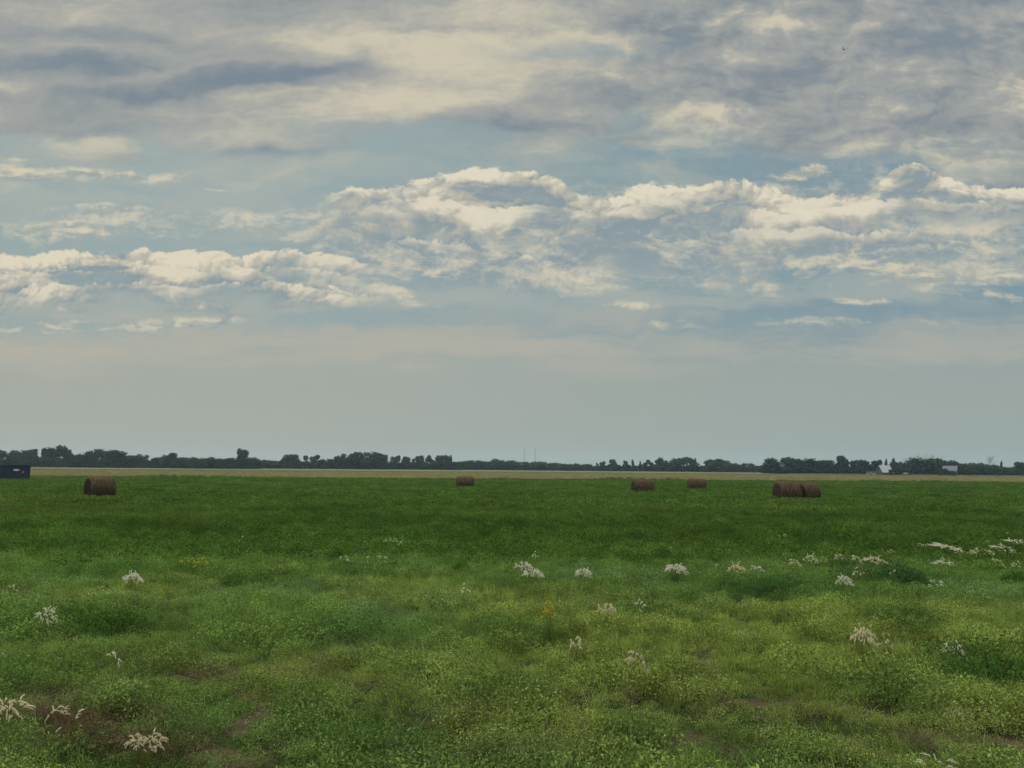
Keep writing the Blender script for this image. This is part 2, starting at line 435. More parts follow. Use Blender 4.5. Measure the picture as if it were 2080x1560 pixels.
# ---------------------------------------------------------------- ground: one sheet to the horizon
ys = np.concatenate([np.arange(-60, 2, 4.0), np.arange(2, 30, 0.22), np.geomspace(30, 3000, 80)])
us = np.linspace(-1, 1, 241); us = np.sign(us) * np.abs(us) ** 1.35
xs = us[None, :] * (14 + 1.7 * np.abs(ys[:, None]))
yy = np.repeat(ys[:, None], len(us), 1)
zz = terrain(xs, yy)
Vg = np.stack([xs, yy, zz], -1).reshape(-1, 3)
ii = np.arange(len(ys) - 1)[:, None] * len(us) + np.arange(len(us) - 1)[None, :]
Fg = np.stack([ii, ii + 1, ii + len(us) + 1, ii + len(us)], -1).reshape(-1, 4)
gm, t, b = new_mat('soil_and_low_growth')
tcg = t.nodes.new('ShaderNodeTexCoord'); spg = t.nodes.new('ShaderNodeSeparateXYZ'); t.links.new(tcg.outputs['Object'], spg.inputs[0])
gx, gy = X(b, spg.outputs[0]), X(b, spg.outputs[1])
n1 = b.noise(gx, gy, 0.0, detail=6, rough=0.65, scale=1.3)
n2 = b.noise(gx, gy, 9.0, detail=5, rough=0.6, scale=9.0)
soil = b.mix(n2, rgb(0.036, 0.026, 0.019), rgb(0.10, 0.072, 0.054))
moss = b.mix(n2, rgb(0.016, 0.028, 0.009), rgb(0.035, 0.055, 0.016))
gc = b.mix(b.smooth(n1, 0.47, 0.62), moss, soil)
crop = b.mix(n2, rgb(0.018, 0.036, 0.010), rgb(0.035, 0.062, 0.016))
gc = b.mix(b.smooth(n1.mad(8.0, gy), 22.0, 29.0), gc, crop)
gbump = t.nodes.new('ShaderNodeBump'); gbump.inputs['Strength'].default_value = 0.7; gbump.inputs['Distance'].default_value = 0.03
t.links.new(n2.s, gbump.inputs['Height'])
finish(t, principled(t, gc, 1.0, 0.0, 0, gbump))
tag(obj('ground', mesh_np('ground', Vg, Fg, True), gm), kind='structure')

# far strips of the plain beyond the green crop
def edge_y(x): return 151 + 0.12 * x + 4.0 * (fbm(np.asarray(x) * 0.03, 0.5, 11) - 0.5)
def strip(name, y0, y1, z, c1, c2, sc):
    xs_ = np.linspace(-520, 520, 120)
    r = np.array([0.0, 0.25, 0.5, 0.75, 1.0])
    lines = {160: edge_y(xs_) + 1, 330: 330 + 0.22 * np.minimum(xs_, 0), 430: 450 + 0.25 * np.minimum(xs_, 0), 1500: 1500 + 0 * xs_}
    yA, yB = lines[y0] + 0.05, lines[y1] - 0.05
    P = np.stack([np.repeat(xs_[None], 5, 0), yA[None] + (yB - yA)[None] * r[:, None], np.full((5, 120), z)], -1).reshape(-1, 3)
    i_ = np.arange(4)[:, None] * 120 + np.arange(119)[None]
    F = np.stack([i_, i_ + 1, i_ + 121, i_ + 120], -1).reshape(-1, 4)
    o = obj(name, mesh_np(name, P, F), noise_mat(name, c1, c2, sc, rough=1.0, spec=0.0)); return tag(o, kind='structure')
strip('stubble_field', 160, 330, 0.02, rgb(0.16, 0.15, 0.07), rgb(0.27, 0.25, 0.125), (0.05, 0.3, 1))
strip('grass_strip', 330, 430, 0.03, rgb(0.045, 0.065, 0.025), rgb(0.09, 0.10, 0.05), (0.03, 0.2, 1))
strip('far_field', 430, 1500, 0.04, rgb(0.11, 0.115, 0.062), rgb(0.16, 0.16, 0.09), (0.01, 0.05, 1))

# ---------------------------------------------------------------- plants of the ground cover, instanced over points
def leaf_cloud(n, rad, h, size, seed, up=0.55, aspect=2.2, dome=True, stems=0, base=0.0):
    """a plant as n separate little leaves spread through a low dome"""
    r = np.random.default_rng(seed)
    a = r.uniform(0, 2 * np.pi, n); q = np.sqrt(r.uniform(0, 1, n)) * rad
    top = h * np.sqrt(np.clip(1 - (q / (rad * 1.08)) ** 2, 0.05, 1)) if dome else np.full(n, h)
    z = base + top * r.uniform(0.12, 1.0, n) ** 0.6
    c = np.stack([q * np.cos(a), q * np.sin(a), z], 1)
    nrm = r.normal(0, 1, (n, 3)) * (1 - up) + np.stack([np.cos(a) * 0.3, np.sin(a) * 0.3, np.ones(n)], 1) * up
    nrm /= np.linalg.norm(nrm, axis=1)[:, None]
    d = r.normal(0, 1, (n, 3)); d[:, 2] += 0.4
    d -= nrm * (d * nrm).sum(1)[:, None]; d /= np.linalg.norm(d, axis=1)[:, None]
    s = np.cross(nrm, d)
    L = size * r.uniform(0.6, 1.3, n)[:, None]; W = L / aspect
    P = np.stack([c - d * L * 0.5, c + s * W * 0.5, c + d * L * 0.5, c - s * W * 0.5], 1).reshape(-1, 3)
    F = np.arange(n * 4).reshape(-1, 4)
    return P, F
def blades(n, rad, h, w, seed, lean=0.45):
    """a tuft of bent tapering blades, two quads each"""
    r = np.random.default_rng(seed)
    a = r.uniform(0, 2 * np.pi, n); q = np.sqrt(r.uniform(0, 1, n)) * rad
    b0 = np.stack([q * np.cos(a), q * np.sin(a), np.zeros(n)], 1)
    th = a + r.normal(0, 0.9, n); ln = lean * r.uniform(0.2, 1.3, n); H = h * r.uniform(0.55, 1.15, n)
    dr = np.stack([np.cos(th), np.sin(th), np.zeros(n)], 1)
    sd = np.stack([-np.sin(th), np.cos(th), np.zeros(n)], 1) * (w * r.uniform(0.7, 1.3, n))[:, None]
    mid = b0 + dr * (ln * H * 0.3)[:, None] + np.array([0, 0, 1]) * (H * 0.6)[:, None]
    tip = b0 + dr * (ln * H)[:, None] + np.array([0, 0, 1]) * (H * (1 - 0.2 * ln))[:, None]
    P = np.stack([b0 - sd * .5, b0 + sd * .5, mid + sd * .42, mid - sd * .42, tip + sd * .08, tip - sd * .08], 1).reshape(-1, 3)
    k = np.arange(n)[:, None] * 6
    F = np.concatenate([k + np.array([[0, 1, 2, 3]]), k + np.array([[3, 2, 4, 5]])])
    return P, F
def merge(*pf):
    Vs, Fs, n = [], [], 0
    for P, F in pf: Vs.append(P); Fs.append(F + n); n += len(P)
    return np.concatenate(Vs), np.concatenate(Fs)

def source(name, pfs, mat):
    """plant meshes to be spread; they live only inside the spread object"""
    c = bpy.data.collections.new(name)
    for k, (P, F) in enumerate(pfs):
        m = mesh_np(name, P, F); m.materials.append(mat)
        c.objects.link(bpy.data.objects.new('%s_%02d' % (name, k), m))
    return c

def spread(name, P, rot, scl, tint, idx, coll):
    m = bpy.data.meshes.new(name); m.vertices.add(len(P)); m.vertices.foreach_set('co', np.asarray(P, np.float32).ravel())
    for nm, ty, dat, key in (('rot', 'FLOAT_VECTOR', rot, 'vector'), ('scl', 'FLOAT_VECTOR', scl, 'vector'), ('tint', 'FLOAT_VECTOR', tint, 'vector'), ('idx', 'INT', idx, 'value')):
        at_ = m.attributes.new(nm, ty, 'POINT'); at_.data.foreach_set(key, np.asarray(dat, np.int32 if ty == 'INT' else np.float32).ravel())
    o = link(bpy.data.objects.new(name, m))
    g = bpy.data.node_groups.new(name + '_spread', 'GeometryNodeTree')
    g.interface.new_socket('Geometry', in_out='INPUT', socket_type='NodeSocketGeometry')
    g.interface.new_socket('Geometry', in_out='OUTPUT', socket_type='NodeSocketGeometry')
    N = g.nodes.new; L = g.links.new
    gi, go = N('NodeGroupInput'), N('NodeGroupOutput')
    ip = N('GeometryNodeInstanceOnPoints'); ci = N('GeometryNodeCollectionInfo')
    ci.inputs['Collection'].default_value = coll; ci.inputs['Separate Children'].default_value = True; ci.inputs['Reset Children'].default_value = True
    def attr(nm, ty):
        n = N('GeometryNodeInputNamedAttribute'); n.data_type = ty; n.inputs['Name'].default_value = nm; return n.outputs['Attribute']
    er = N('FunctionNodeEulerToRotation'); L(attr('rot', 'FLOAT_VECTOR'), er.inputs[0])
    L(gi.outputs[0], ip.inputs['Points']); L(ci.outputs[0], ip.inputs['Instance'])
    ip.inputs['Pick Instance'].default_value = True
    L(attr('idx', 'INT'), ip.inputs['Instance Index']); L(er.outputs[0], ip.inputs['Rotation']); L(attr('scl', 'FLOAT_VECTOR'), ip.inputs['Scale'])
    L(ip.outputs[0], go.inputs[0])
    md = o.modifiers.new('spread', 'NODES'); md.node_group = g
    return tag(o, kind='stuff')

def scatter(y0, y1, per_m2, margin=5.0, slope=0.80):
    """random ground points in the wedge before the camera"""
    n = int(per_m2 * ((slope * (y1 * y1 - y0 * y0)) + 2 * margin * (y1 - y0)))
    y = np.sqrt(rng.uniform(0, 1, n * 2) * (y1 * y1 - y0 * y0) + y0 * y0)
    x = rng.uniform(-1, 1, n * 2) * (slope * y + margin)
    k = rng.permutation(n * 2)[:n]
    return x[k], y[k]

def patch(x, y, spots):
    """soft patches laid on the ground at places read from the photograph: (px, py, half width m, half depth m, weight)"""
    s = 0
    for px, py, rx, ry, w in spots:
        c = G(px, py, 0.1)
        s = s + w * np.exp(-((x - c.x) / rx) ** 2 - ((y - c.y) / ry) ** 2)
    return s

OLIVE = np.array([0.186, 0.250, 0.070]); GREEN = np.array([0.130, 0.220, 0.064]); DEEP = np.array([0.060, 0.136, 0.038])
BLUISH = np.array([0.116, 0.208, 0.098]); BROWN = np.array([0.140, 0.165, 0.066]); RUST = np.array([0.130, 0.092, 0.058]); ALFALFA = np.array([0.068, 0.136, 0.030])

tall_spots = [(1560, 1200, 1.6, 0.9, 0.8), (1800, 1180, 2.2, 1.3, 0.8), (170, 1262, 1.5, 0.6, 0.8), (450, 1165, 2.4, 1.1, 0.8), (655, 1275, 0.6, 0.35, 0.7), (2020, 1350, 0.9, 0.5, 0.7),
              (1265, 1118, 3.0, 1.6, 0.7), (890, 1255, 0.9, 0.4, 0.6), (120, 1170, 2.2, 1.0, 0.6), (1420, 1190, 2.0, 1.2, 0.5), (1000, 1540, 0.8, 0.4, 0.3)]
olive_spots = [(1750, 1330, 4.0, 2.2, 1.0), (1500, 1300, 2.5, 1.6, 0.6), (900, 1400, 2.6, 1.0, 0.7), (1950, 1440, 1.2, 0.8, 0.6), (60, 1330, 1.2, 0.6, 0.6), (1250, 1100, 3, 1.2, 0.4), (1500, 1520, 1.0, 0.5, 0.3), (1100, 1300, 2.2, 1.2, 0.5), (1850, 1240, 2.5, 1.2, 0.7)]
dry_spots = [(150, 1440, 0.42, 0.20, 1.1), (215, 1485, 0.30, 0.11, 1.1), (285, 1503, 0.25, 0.08, 0.9), (370, 1515, 0.2, 0.08, 0.9), (60, 1420, 0.25, 0.14, 0.7), (430, 1368, 0.30, 0.07, 0.8), (220, 1398, 0.3, 0.09, 0.6), (300, 1450, .25, .08, .6), (440, 1490, .3, .07, .8), (120, 1388, .35, .08, .6), (530, 1400, .3, .05, .7)]
brown_spots = [(1760, 1425, 0.8, 0.22, 0.6), (1500, 1420, 0.9, 0.25, 0.45), (850, 1440, 0.8, 0.3, 0.6), (1250, 1420, 0.9, 0.3, 0.5), (950, 1530, 0.7, 0.25, 0.7), (350, 1340, 0.9, 0.4, 0.5), (760, 1200, 1.6, 0.7, 0.45), (1880, 1470, 0.9, 0.4, 0.5), (1480, 1170, 1.8, 0.5, 0.3), (1150, 1520, 0.7, 0.3, 0.4), (1180, 1225, 1.4, 0.7, 0.35)]
bare_spots = [(1800, 1420, 0.34, 0.16, 1.5), (1945, 1440, 0.22, 0.12, 1.6), (1290, 1422, 0.12, 0.07, 1.4), (400, 1360, 0.5, 0.10, 1.2), (560, 1495, 0.35, 0.07, 1.4), (540, 1405, 0.35, 0.09, 1.1), (1320, 1500, 0.12, 0.06, 1.3), (1490, 1530, 0.16, 0.08, 1.2), (1600, 1555, 0.4, 0.1, 1.3), (100, 1556, 0.3, 0.06, 1.5), (850, 1370, 0.25, 0.1, 1.0), (760, 1300, 0.3, 0.12, 0.6)]

def palette(x, y):
    tall = patch(x, y, tall_spots) + sst(fbm(x * 0.6, y * 0.9, 21), 0.60, 0.78) * 0.7
    olive = patch(x, y, olive_spots) + sst(fbm(x * 0.5, y * 0.7, 22), 0.5, 0.72) * 0.8
    dry = patch(x, y, dry_spots); brown = patch(x, y, brown_spots) + sst(fbm(x * 0.8, y * 1.1, 23), 0.62, 0.82) * 0.6
    blu = sst(fbm(x * 0.6, y * 0.8, 24), 0.52, 0.72)
    c = np.repeat(GREEN[None], len(x), 0)
    def mixin(w, k):
        nonlocal c
        w = np.clip(w, 0, 1)[:, None]; c = c * (1 - w) + k[None] * w
    mixin(blu * 0.8, BLUISH); mixin(olive, OLIVE); mixin(brown * 0.85, BROWN); mixin(tall * 0.9, DEEP); mixin(dry, RUST)
    mixin(sst(y, 11, 24) * 0.6, ALFALFA * 1.25)                         # the crop's own seedlings thicken towards the field
    c = c * (rng.uniform(0.62, 1.38, len(x)) * (0.84 + 0.58 * fbm(x * 2.1, y * 2.6, 71, 3)))[:, None]
    return c, np.clip(tall, 0, 1.2), np.clip(dry, 0, 1.3), np.clip(brown, 0, 1)

def place(name, x, y, size, tint, coll, tilt=0.12, zoff=0.0, flat=1.0):
    n = len(x)
    rot = np.stack([rng.normal(0, tilt, n), rng.normal(0, tilt, n), rng.uniform(0, 2 * np.pi, n)], 1)
    sc = np.stack([size, size, size * flat * rng.uniform(0.8, 1.2, n)], 1)
    return spread(name, np.stack([x, y, terrain(x, y) + zoff], 1), rot, sc, tint, rng.integers(0, len(coll.objects), n), coll)

# low matted weeds in the foreground
mats = source('matted_weed', [merge(leaf_cloud(200, 0.14, 0.14, 0.016, 100 + k, 0.5, 1.9), blades(7, 0.12, 0.16, 0.0035, 120 + k, 0.9)) for k in range(6)], LEAF)
x, y = scatter(3.2, 11.0, 85, 3.0); x2, y2 = scatter(11.0, 25.0, 32, 3.0)
x = np.concatenate([x, x2]); y = np.concatenate([y, y2])
c, tall, dry, brown = palette(x, y)
bare = patch(x, y, bare_spots) * 0.8 + sst(fbm(x * 1.6, y * 2.4, 31), 0.67, 0.80) * 0.7
keep = (rng.uniform(0, 1, len(x)) > np.clip(bare + dry * 0.8, 0, 0.97)) & (rng.uniform(18, 26, len(x)) + (fbm(x * .2, y * .2, 33) - .5) * 10 > y)
size = (0.62 + 0.98 * sst(fbm(x * 1.3, y * 1.6, 32, 3), 0.32, 0.72)) * (1 + tall * 0.35) * (1 - 0.35 * brown) * rng.uniform(0.75, 1.25, len(x)) * (1 + 0.25 * sst(y, 10, 20))
place('matted_weeds', x[keep], y[keep], size[keep], c[keep], mats)

# upright leafy weeds, thicker where the growth is tall
ups = source('leafy_weed', [leaf_cloud(260, 0.17, 0.33, 0.028, 200 + k, 0.35, 2.4, True, 0, 0.0) for k in range(5)], LEAF)
x, y = scatter(4.0, 26.0, 14, 3.0)
c, tall, dry, brown = palette(x, y)
keep = rng.uniform(0, 1, len(x)) < np.clip((tall * 0.9 - dry + 0.03) * sst(y, 6.5, 10.5), 0, 1)
size = 0.6 + 0.55 * tall * rng.uniform(0.6, 1.2, len(x))
place('leafy_weeds', x[keep], y[keep], size[keep], c[keep], ups)

# fine upright grass
tufts = source('grass_tuft', [blades(46, 0.10, 0.19, 0.0050, 300 + k, 0.7) for k in range(5)], LEAF)
x, y = scatter(3.4, 24.0, 30, 3.0)
c, tall, dry, brown = palette(x, y)
gr = sst(fbm(x * 0.45, y * 0.6, 41), 0.38, 0.66) + patch(x, y, olive_spots)
keep = rng.uniform(0, 1, len(x)) < np.clip((gr * 0.8 - dry * 0.9 - patch(x, y, bare_spots)) * (0.30 + 0.70 * sst(y, 5.5, 9.5)), 0.0, 1)
size = rng.uniform(0.55, 1.1, len(x)) * (0.75 + 0.3 * sst(y, 6, 14))
place('grass', x[keep], y[keep], size[keep], (c * np.array([1.02, 1.05, 0.95]))[keep], tufts, 0.2)

# dead matted grass on the bare patch at the left
drys = source('dead_grass', [merge(blades(60, 0.14, 0.10, 0.004, 400 + k, 2.4), leaf_cloud(30, 0.14, 0.05, 0.02, 420 + k, 0.6)) for k in range(4)], STALK)
x, y = scatter(3.2, 12.0, 60, 2.0)
w = patch(x, y, dry_spots) + 0.22 * patch(x, y, brown_spots) + 0.25 * patch(x, y, bare_spots)
keep = rng.uniform(0, 1, len(x)) < np.clip(w - 0.06, 0, 1)
dc = np.array([0.145, 0.108, 0.070])[None] * rng.uniform(0.5, 1.3, len(x))[:, None]
place('dead_grass', x[keep], y[keep], rng.uniform(0.7, 1.2, len(x))[keep], dc[keep], drys, 0.3)

# the alfalfa: near, middle and far sizes of plant
alf = source('alfalfa_plant', [leaf_cloud(230, 0.30, 0.36, 0.055, 500 + k, 0.45, 2.0) for k in range(5)] + [leaf_cloud(150, 0.55, 0.40, 0.11, 520 + k, 0.45, 1.9) for k in range(4)], LEAF)
parts_ = []
for y0, y1, dens, i0, i1 in ((16.0, 45.0, 7.0, 0, 5), (45.0, 90.0, 3.0, 5, 9), (90.0, 186.0, 1.5, 5, 9)):
    x, y = scatter(y0, y1, dens, 8.0, 0.78)
    k = (y < edge_y(x)) & (rng.uniform(17, 25, len(x)) + (fbm(x * .2, y * .2, 33) - .5) * 10 < y)
    x, y = x[k], y[k]
    parts_.append((x, y, rng.integers(i0, i1, len(x))))
x = np.concatenate([p[0] for p in parts_]); y = np.concatenate([p[1] for p in parts_]); idx = np.concatenate([p[2] for p in parts_])
n = len(x)
v = fbm(x * 0.18, y * 0.25, 51); v2 = fbm(x * 0.7, y * 0.7, 52)
tn = ALFALFA[None] * (0.65 + 0.7 * v + 0.6 * (v2 - .5))[:, None] * rng.uniform(0.7, 1.3, n)[:, None]
yel = np.clip(sst(fbm(x * .12, y * .2, 53), .5, .75), 0, 1)[:, None]; tn = tn * (1 - .35 * yel) + OLIVE[None] * .75 * .35 * yel
s = (0.50 + 0.55 * v2 + 0.55 * fbm(x * 0.22, y * 0.9, 57)) * rng.uniform(0.75, 1.25, n) * np.where(idx < 5, 1, 1.0 + 0.35 * sst(y, 90, 150))
rot = np.stack([rng.normal(0, .1, n), rng.normal(0, .1, n), rng.uniform(0, 6.3, n)], 1)
hh = np.where(idx < 5, 1.0, 1.0 / (1.0 + 0.35 * sst(y, 90, 150)))
spread('alfalfa_crop', np.stack([x, y, terrain(x, y)], 1), rot, np.stack([s, s, s * hh], 1), tn, idx, alf)

# tall weeds along the crop's far edge, and the stubble behind it
x = rng.uniform(-135, 165, 1500); y = edge_y(x) + rng.normal(0, 1.2, 1500)
pk = sst(fbm(x * 0.09, 1.7, 61), 0.42, 0.75)
s = (0.8 + 0.9 * pk * rng.uniform(0.3, 1.3, 1500))
tn = (DEEP * 0.7 + BROWN * 0.35)[None] * rng.uniform(0.6, 1.2, 1500)[:, None]
spread('edge_weeds', np.stack([x, y, terrain(x, y)], 1), np.stack([x * 0, x * 0, rng.uniform(0, 6, 1500)], 1), np.stack([s * .6, s * .6, s * 1.35], 1), tn, rng.integers(5, 9, 1500), alf)
stub = source('stubble_tuft', [blades(60, 0.9, 0.30, 0.05, 600 + k, 0.5) for k in range(4)], STALK)
n = 16000
y = 135 + 195 * rng.uniform(0, 1, n) ** 1.3; x = rng.uniform(-1, 1, n) * (y * 0.8 + 8)
k = (y > edge_y(x) + 1.0) & (y < 328 + 0.22 * np.minimum(x, 0)); x, y = x[k], y[k]; n = len(x)
tn = np.array([0.265, 0.250, 0.125])[None] * (0.75 + 0.5 * fbm(x * .06, y * .1, 62))[:, None] * rng.uniform(.85, 1.15, n)[:, None]
place('stubble', x, y, rng.uniform(0.7, 1.1, n), tn, stub, 0.1)

# ================================================================ things
# ---------------------------------------------------------------- round hay bales
STRAW = None
def bale_mat():
    m, t, b = new_mat('weathered_hay')
    tc_ = t.nodes.new('ShaderNodeTexCoord'); s_ = t.nodes.new('ShaderNodeSeparateXYZ'); t.links.new(tc_.outputs['Object'], s_.inputs[0])
    x, y, z = (X(b, s_.outputs[i]) for i in range(3))
    ang = b.math('ARCTAN2', z, y)
    n1 = b.noise(x * 26.0, ang * 2.2, 1.0, detail=5, rough=0.65)      # straw wound round the roll
    n2 = b.noise(x * 1.6, ang * 1.4, 5.0, detail=4, rough=0.6)
    c = b.mix(b.smooth(n1, 0.3, 0.7), rgb(0.044, 0.031, 0.019), rgb(0.180, 0.140, 0.088))
    c = b.mix(b.smooth(n2, 0.42, 0.68) * 0.6, c, rgb(0.045, 0.027, 0.020))
    bp = t.nodes.new('ShaderNodeBump'); bp.inputs['Strength'].default_value = 1.0; bp.inputs['Distance'].default_value = 0.05
    t.links.new((n1 + n2).s, bp.inputs['Height'])
    finish(t, principled(t, c, 0.95, 0.05, 0, bp)); return m
def bale_end_mat():
    m, t, b = new_mat('hay_end_grain')
    tc_ = t.nodes.new('ShaderNodeTexCoord'); s_ = t.nodes.new('ShaderNodeSeparateXYZ'); t.links.new(tc_.outputs['Object'], s_.inputs[0])
    y, z = X(b, s_.outputs[1]), X(b, s_.outputs[2])
    rr = b.math('SQRT', y * y + z * z); ang = b.math('ARCTAN2', z, y)
    n1 = b.noise(rr * 34.0 + ang * 0.9, ang * 1.6, 2.0, detail=4, rough=0.65)
    c = b.mix(b.smooth(n1, 0.3, 0.7), rgb(0.020, 0.013, 0.009), rgb(0.075, 0.050, 0.032))
    bp = t.nodes.new('ShaderNodeBump'); bp.inputs['Strength'].default_value = 1.0; bp.inputs['Distance'].default_value = 0.05
    t.links.new(n1.s, bp.inputs['Height'])
    finish(t, principled(t, c, 0.95, 0.05, 0, bp)); return m
BALE, BALE_END = bale_mat(), bale_end_mat()
HAIR = leaf_mat('loose_straw', rgb(0.21, 0.15, 0.088), 0.3, 0.5, (1, .95, .8))

def make_bale(seed, loc, rz, rad, length, label):
    """axis along the local x; sits slightly flattened on the ground"""
    r = np.random.default_rng(seed)
    root = empty('round_hay_bale', loc, rz, label, 'hay bale', 'round hay bales left in the green field')
    na, nl = 56, 18
    th = np.linspace(0, 2 * np.pi, na, endpoint=False)
    def radius(thv, xv):
        q = rad * (1 + 0.05 * (fbm(thv * 2.2 + seed, xv * 2.5, seed, 3) - 0.5) + 0.05 * (fbm(thv * 9, xv * 7 + seed, seed + 4, 2) - .5))
        q = q * (1 - 0.10 * sst(np.abs(xv) / (length / 2), 0.82, 1.0) ** 1.5)
        return q
    def shape(thv, xv, q):
        yv = q * np.cos(thv) * 1.03; zv = q * np.sin(thv) * 0.985
        zv = np.maximum(zv, -rad * 0.90 + 0.02 * np.cos(thv))          # flattened where it rests
        return np.stack([xv, yv, zv + rad * 0.90], -1)
    xs_ = np.linspace(-length / 2, length / 2, nl)
    T_, X_ = np.meshgrid(th, xs_)
    P = shape(T_, X_, radius(T_, X_)).reshape(-1, 3)
    i_ = np.arange(nl - 1)[:, None] * na + np.arange(na)[None]; j_ = np.arange(nl - 1)[:, None] * na + (np.arange(na)[None] + 1) % na
    F = np.stack([i_, j_, j_ + na, i_ + na], -1).reshape(-1, 4)
    P[:, 2] -= rad * 0.90
    roll = obj('bale_roll', mesh_np('bale_roll', P, F, True), BALE, root); roll.location = (0, 0, rad * 0.90)
    for sgn in (-1, 1):
        nr = 9; rr = np.linspace(0.02, 1, nr)
        T2, R2 = np.meshgrid(th, rr)
        xv = sgn * length / 2 + sgn * (0.05 * (1 - R2 ** 2) * 0.6 + 0.05 * (fbm(R2 * 9, T2 * 1.5, seed + 9 + sgn, 3) - .5) * (R2 < 0.99))
        q = radius(T2, np.full_like(T2, sgn * length / 2)) * R2
        P2 = shape(T2, xv, q).reshape(-1, 3); P2[:, 2] -= rad * 0.90
        i_ = np.arange(nr - 1)[:, None] * na + np.arange(na)[None]; j_ = np.arange(nr - 1)[:, None] * na + (np.arange(na)[None] + 1) % na
        F2 = np.stack([i_, j_, j_ + na, i_ + na], -1).reshape(-1, 4)
        if sgn < 0: F2 = F2[:, ::-1]
        e = obj('end_face', mesh_np('end_face', P2, F2, True), BALE_END, root); e.location = (0, 0, rad * 0.90)
    n = 2600                                                              # straws standing off the surface
    tv = r.uniform(-0.4, np.pi + 0.4, n); xv = r.uniform(-length / 2, length / 2, n)
    q = radius(tv, xv) - 0.01
    a = shape(tv, xv, q); d = np.stack([r.normal(0, .5, n), np.cos(tv) + r.normal(0, .8, n), np.sin(tv) + r.normal(0, .6, n)], 1)
    d /= np.linalg.norm(d, axis=1)[:, None]; d *= r.uniform(0.06, 0.22, n)[:, None]
    sd = np.cross(d, r.normal(0, 1, (n, 3))); sd /= np.linalg.norm(sd, axis=1)[:, None]; sd *= 0.008
    P3 = np.stack([a - sd, a + sd, a + d + sd * .3, a + d - sd * .3], 1).reshape(-1, 3)
    obj('loose_straw', mesh_np('loose_straw', P3, np.arange(n * 4).reshape(-1, 4)), HAIR, root)
    return root

def bale_at(seed, px, depth, theta, rad, length, label):
    p = at(px, depth); az = math.atan2(p.x, p.y)
    return make_bale(seed, p, -az + R_(theta), rad, length, label)
bale_at(1, 206, 57.0, 18, 0.91, 1.75, 'largest dark brown round hay bale, alone at left near the blue container')
bale_at(2, 945.5, 90.0, 7, 0.80, 2.05, 'small far brown round hay bale below the middle of the treeline, alone')
bale_at(3, 1305, 75.5, 18, 0.83, 1.95, 'round hay bale with dark left end, nearer of two single bales right of centre')
bale_at(4, 1414.5, 88.0, 9, 0.80, 2.05, 'lone round hay bale between the single dark-ended bale and the touching pair')
bale_at(5, 1597, 63.0, 27, 0.88, 1.8, 'left bale of the touching pair, its round dark end facing left')
_p = at(1597, 63.0); _az = math.atan2(_p.x, _p.y) - R_(24)
_q = _p + Vector((math.cos(_az), -math.sin(_az), 0)) * 1.84 + Vector((math.sin(_az), math.cos(_az), 0)) * 0.42
make_bale(6, (_q.x, _q.y, 0), -_az + R_(24), 0.845, 1.85, 'right bale of the touching pair, pushed up behind the left one')

# ---------------------------------------------------------------- blue steel container at the left edge
CBLUE = noise_mat('blue_painted_steel', rgb(0.022, 0.036, 0.066), rgb(0.036, 0.054, 0.088), (0.6, 0.6, 1.5), rough=0.6, spec=0.3)
CDARK = noise_mat('dark_blue_steel', rgb(0.012, 0.02, 0.036), rgb(0.02, 0.03, 0.05), (1, 1, 1), rough=0.6, spec=0.3)
WHITE = noise_mat('white_paint', rgb(0.55, 0.55, 0.55), rgb(0.7, 0.7, 0.7), (3, 3, 3))
PINK = noise_mat('faded_red_sticker', rgb(0.45, 0.30, 0.30), rgb(0.55, 0.4, 0.4), (3, 3, 3))
D_ = 112.0
pr = at(60.0, D_); az = math.atan2(pr.x, pr.y)
c = empty('steel_container', (pr.x, pr.y, 0), -az - R_(3), 'dark blue steel container with a white oval mark, at the far left edge', 'container')
Lc, Wc, Hc = 6.06, 2.44, z_of(40, 945, D_)
g = Geo()                                                                # ribbed long side, facing the camera (local -y); right end at the origin
nrib = 44; xs_ = [-Lc + 0.1 + i * (Lc - 0.2) / (nrib * 2) for i in range(nrib * 2 + 1)]
for sy in (0, 1):
    yb = 0.05 if sy == 0 else Wc - 0.05
    for i in range(len(xs_) - 1):
        o0 = (0.035 if (i // 2) % 2 else 0) * (1 if sy == 0 else -1); o1 = (0.035 if ((i + 1) // 2) % 2 else 0) * (1 if sy == 0 else -1)
        g.quad((xs_[i], yb + o0, 0.2), (xs_[i + 1], yb + o1, 0.2), (xs_[i + 1], yb + o1, Hc - 0.12), (xs_[i], yb + o0, Hc - 0.12))
g.quad((-Lc + .1, 0.06, Hc - 0.06), (-0.1, 0.06, Hc - 0.06), (-0.1, Wc - .06, Hc - 0.06), (-Lc + .1, Wc - .06, Hc - 0.06))
g.build('side_panels', CBLUE, c)
g = Geo()
for x0 in (-0.12, -Lc):
    for y0 in (0.0, Wc - 0.12): g.box(x0, y0, 0.0, x0 + 0.12, y0 + 0.12, Hc - 0.12)
for y0 in (0.0, Wc - 0.1):
    g.box(-Lc, y0 - .003, 0.08, 0, y0 + 0.1, 0.198)
g.build('corner_frame', CDARK, c)
g = Geo()
g.box(-Lc - .02, -0.02, Hc - 0.118, 0.02, 0.09, Hc); g.box(-Lc - .02, Wc - 0.09, Hc - 0.118, 0.02, Wc + .02, Hc)
g.box(-0.1, 0.092, Hc - 0.118, 0.018, Wc - 0.092, Hc); g.box(-Lc, 0.092, Hc - 0.118, -Lc + 0.1, Wc - 0.092, Hc)
g.build('top_rail', CDARK, c)
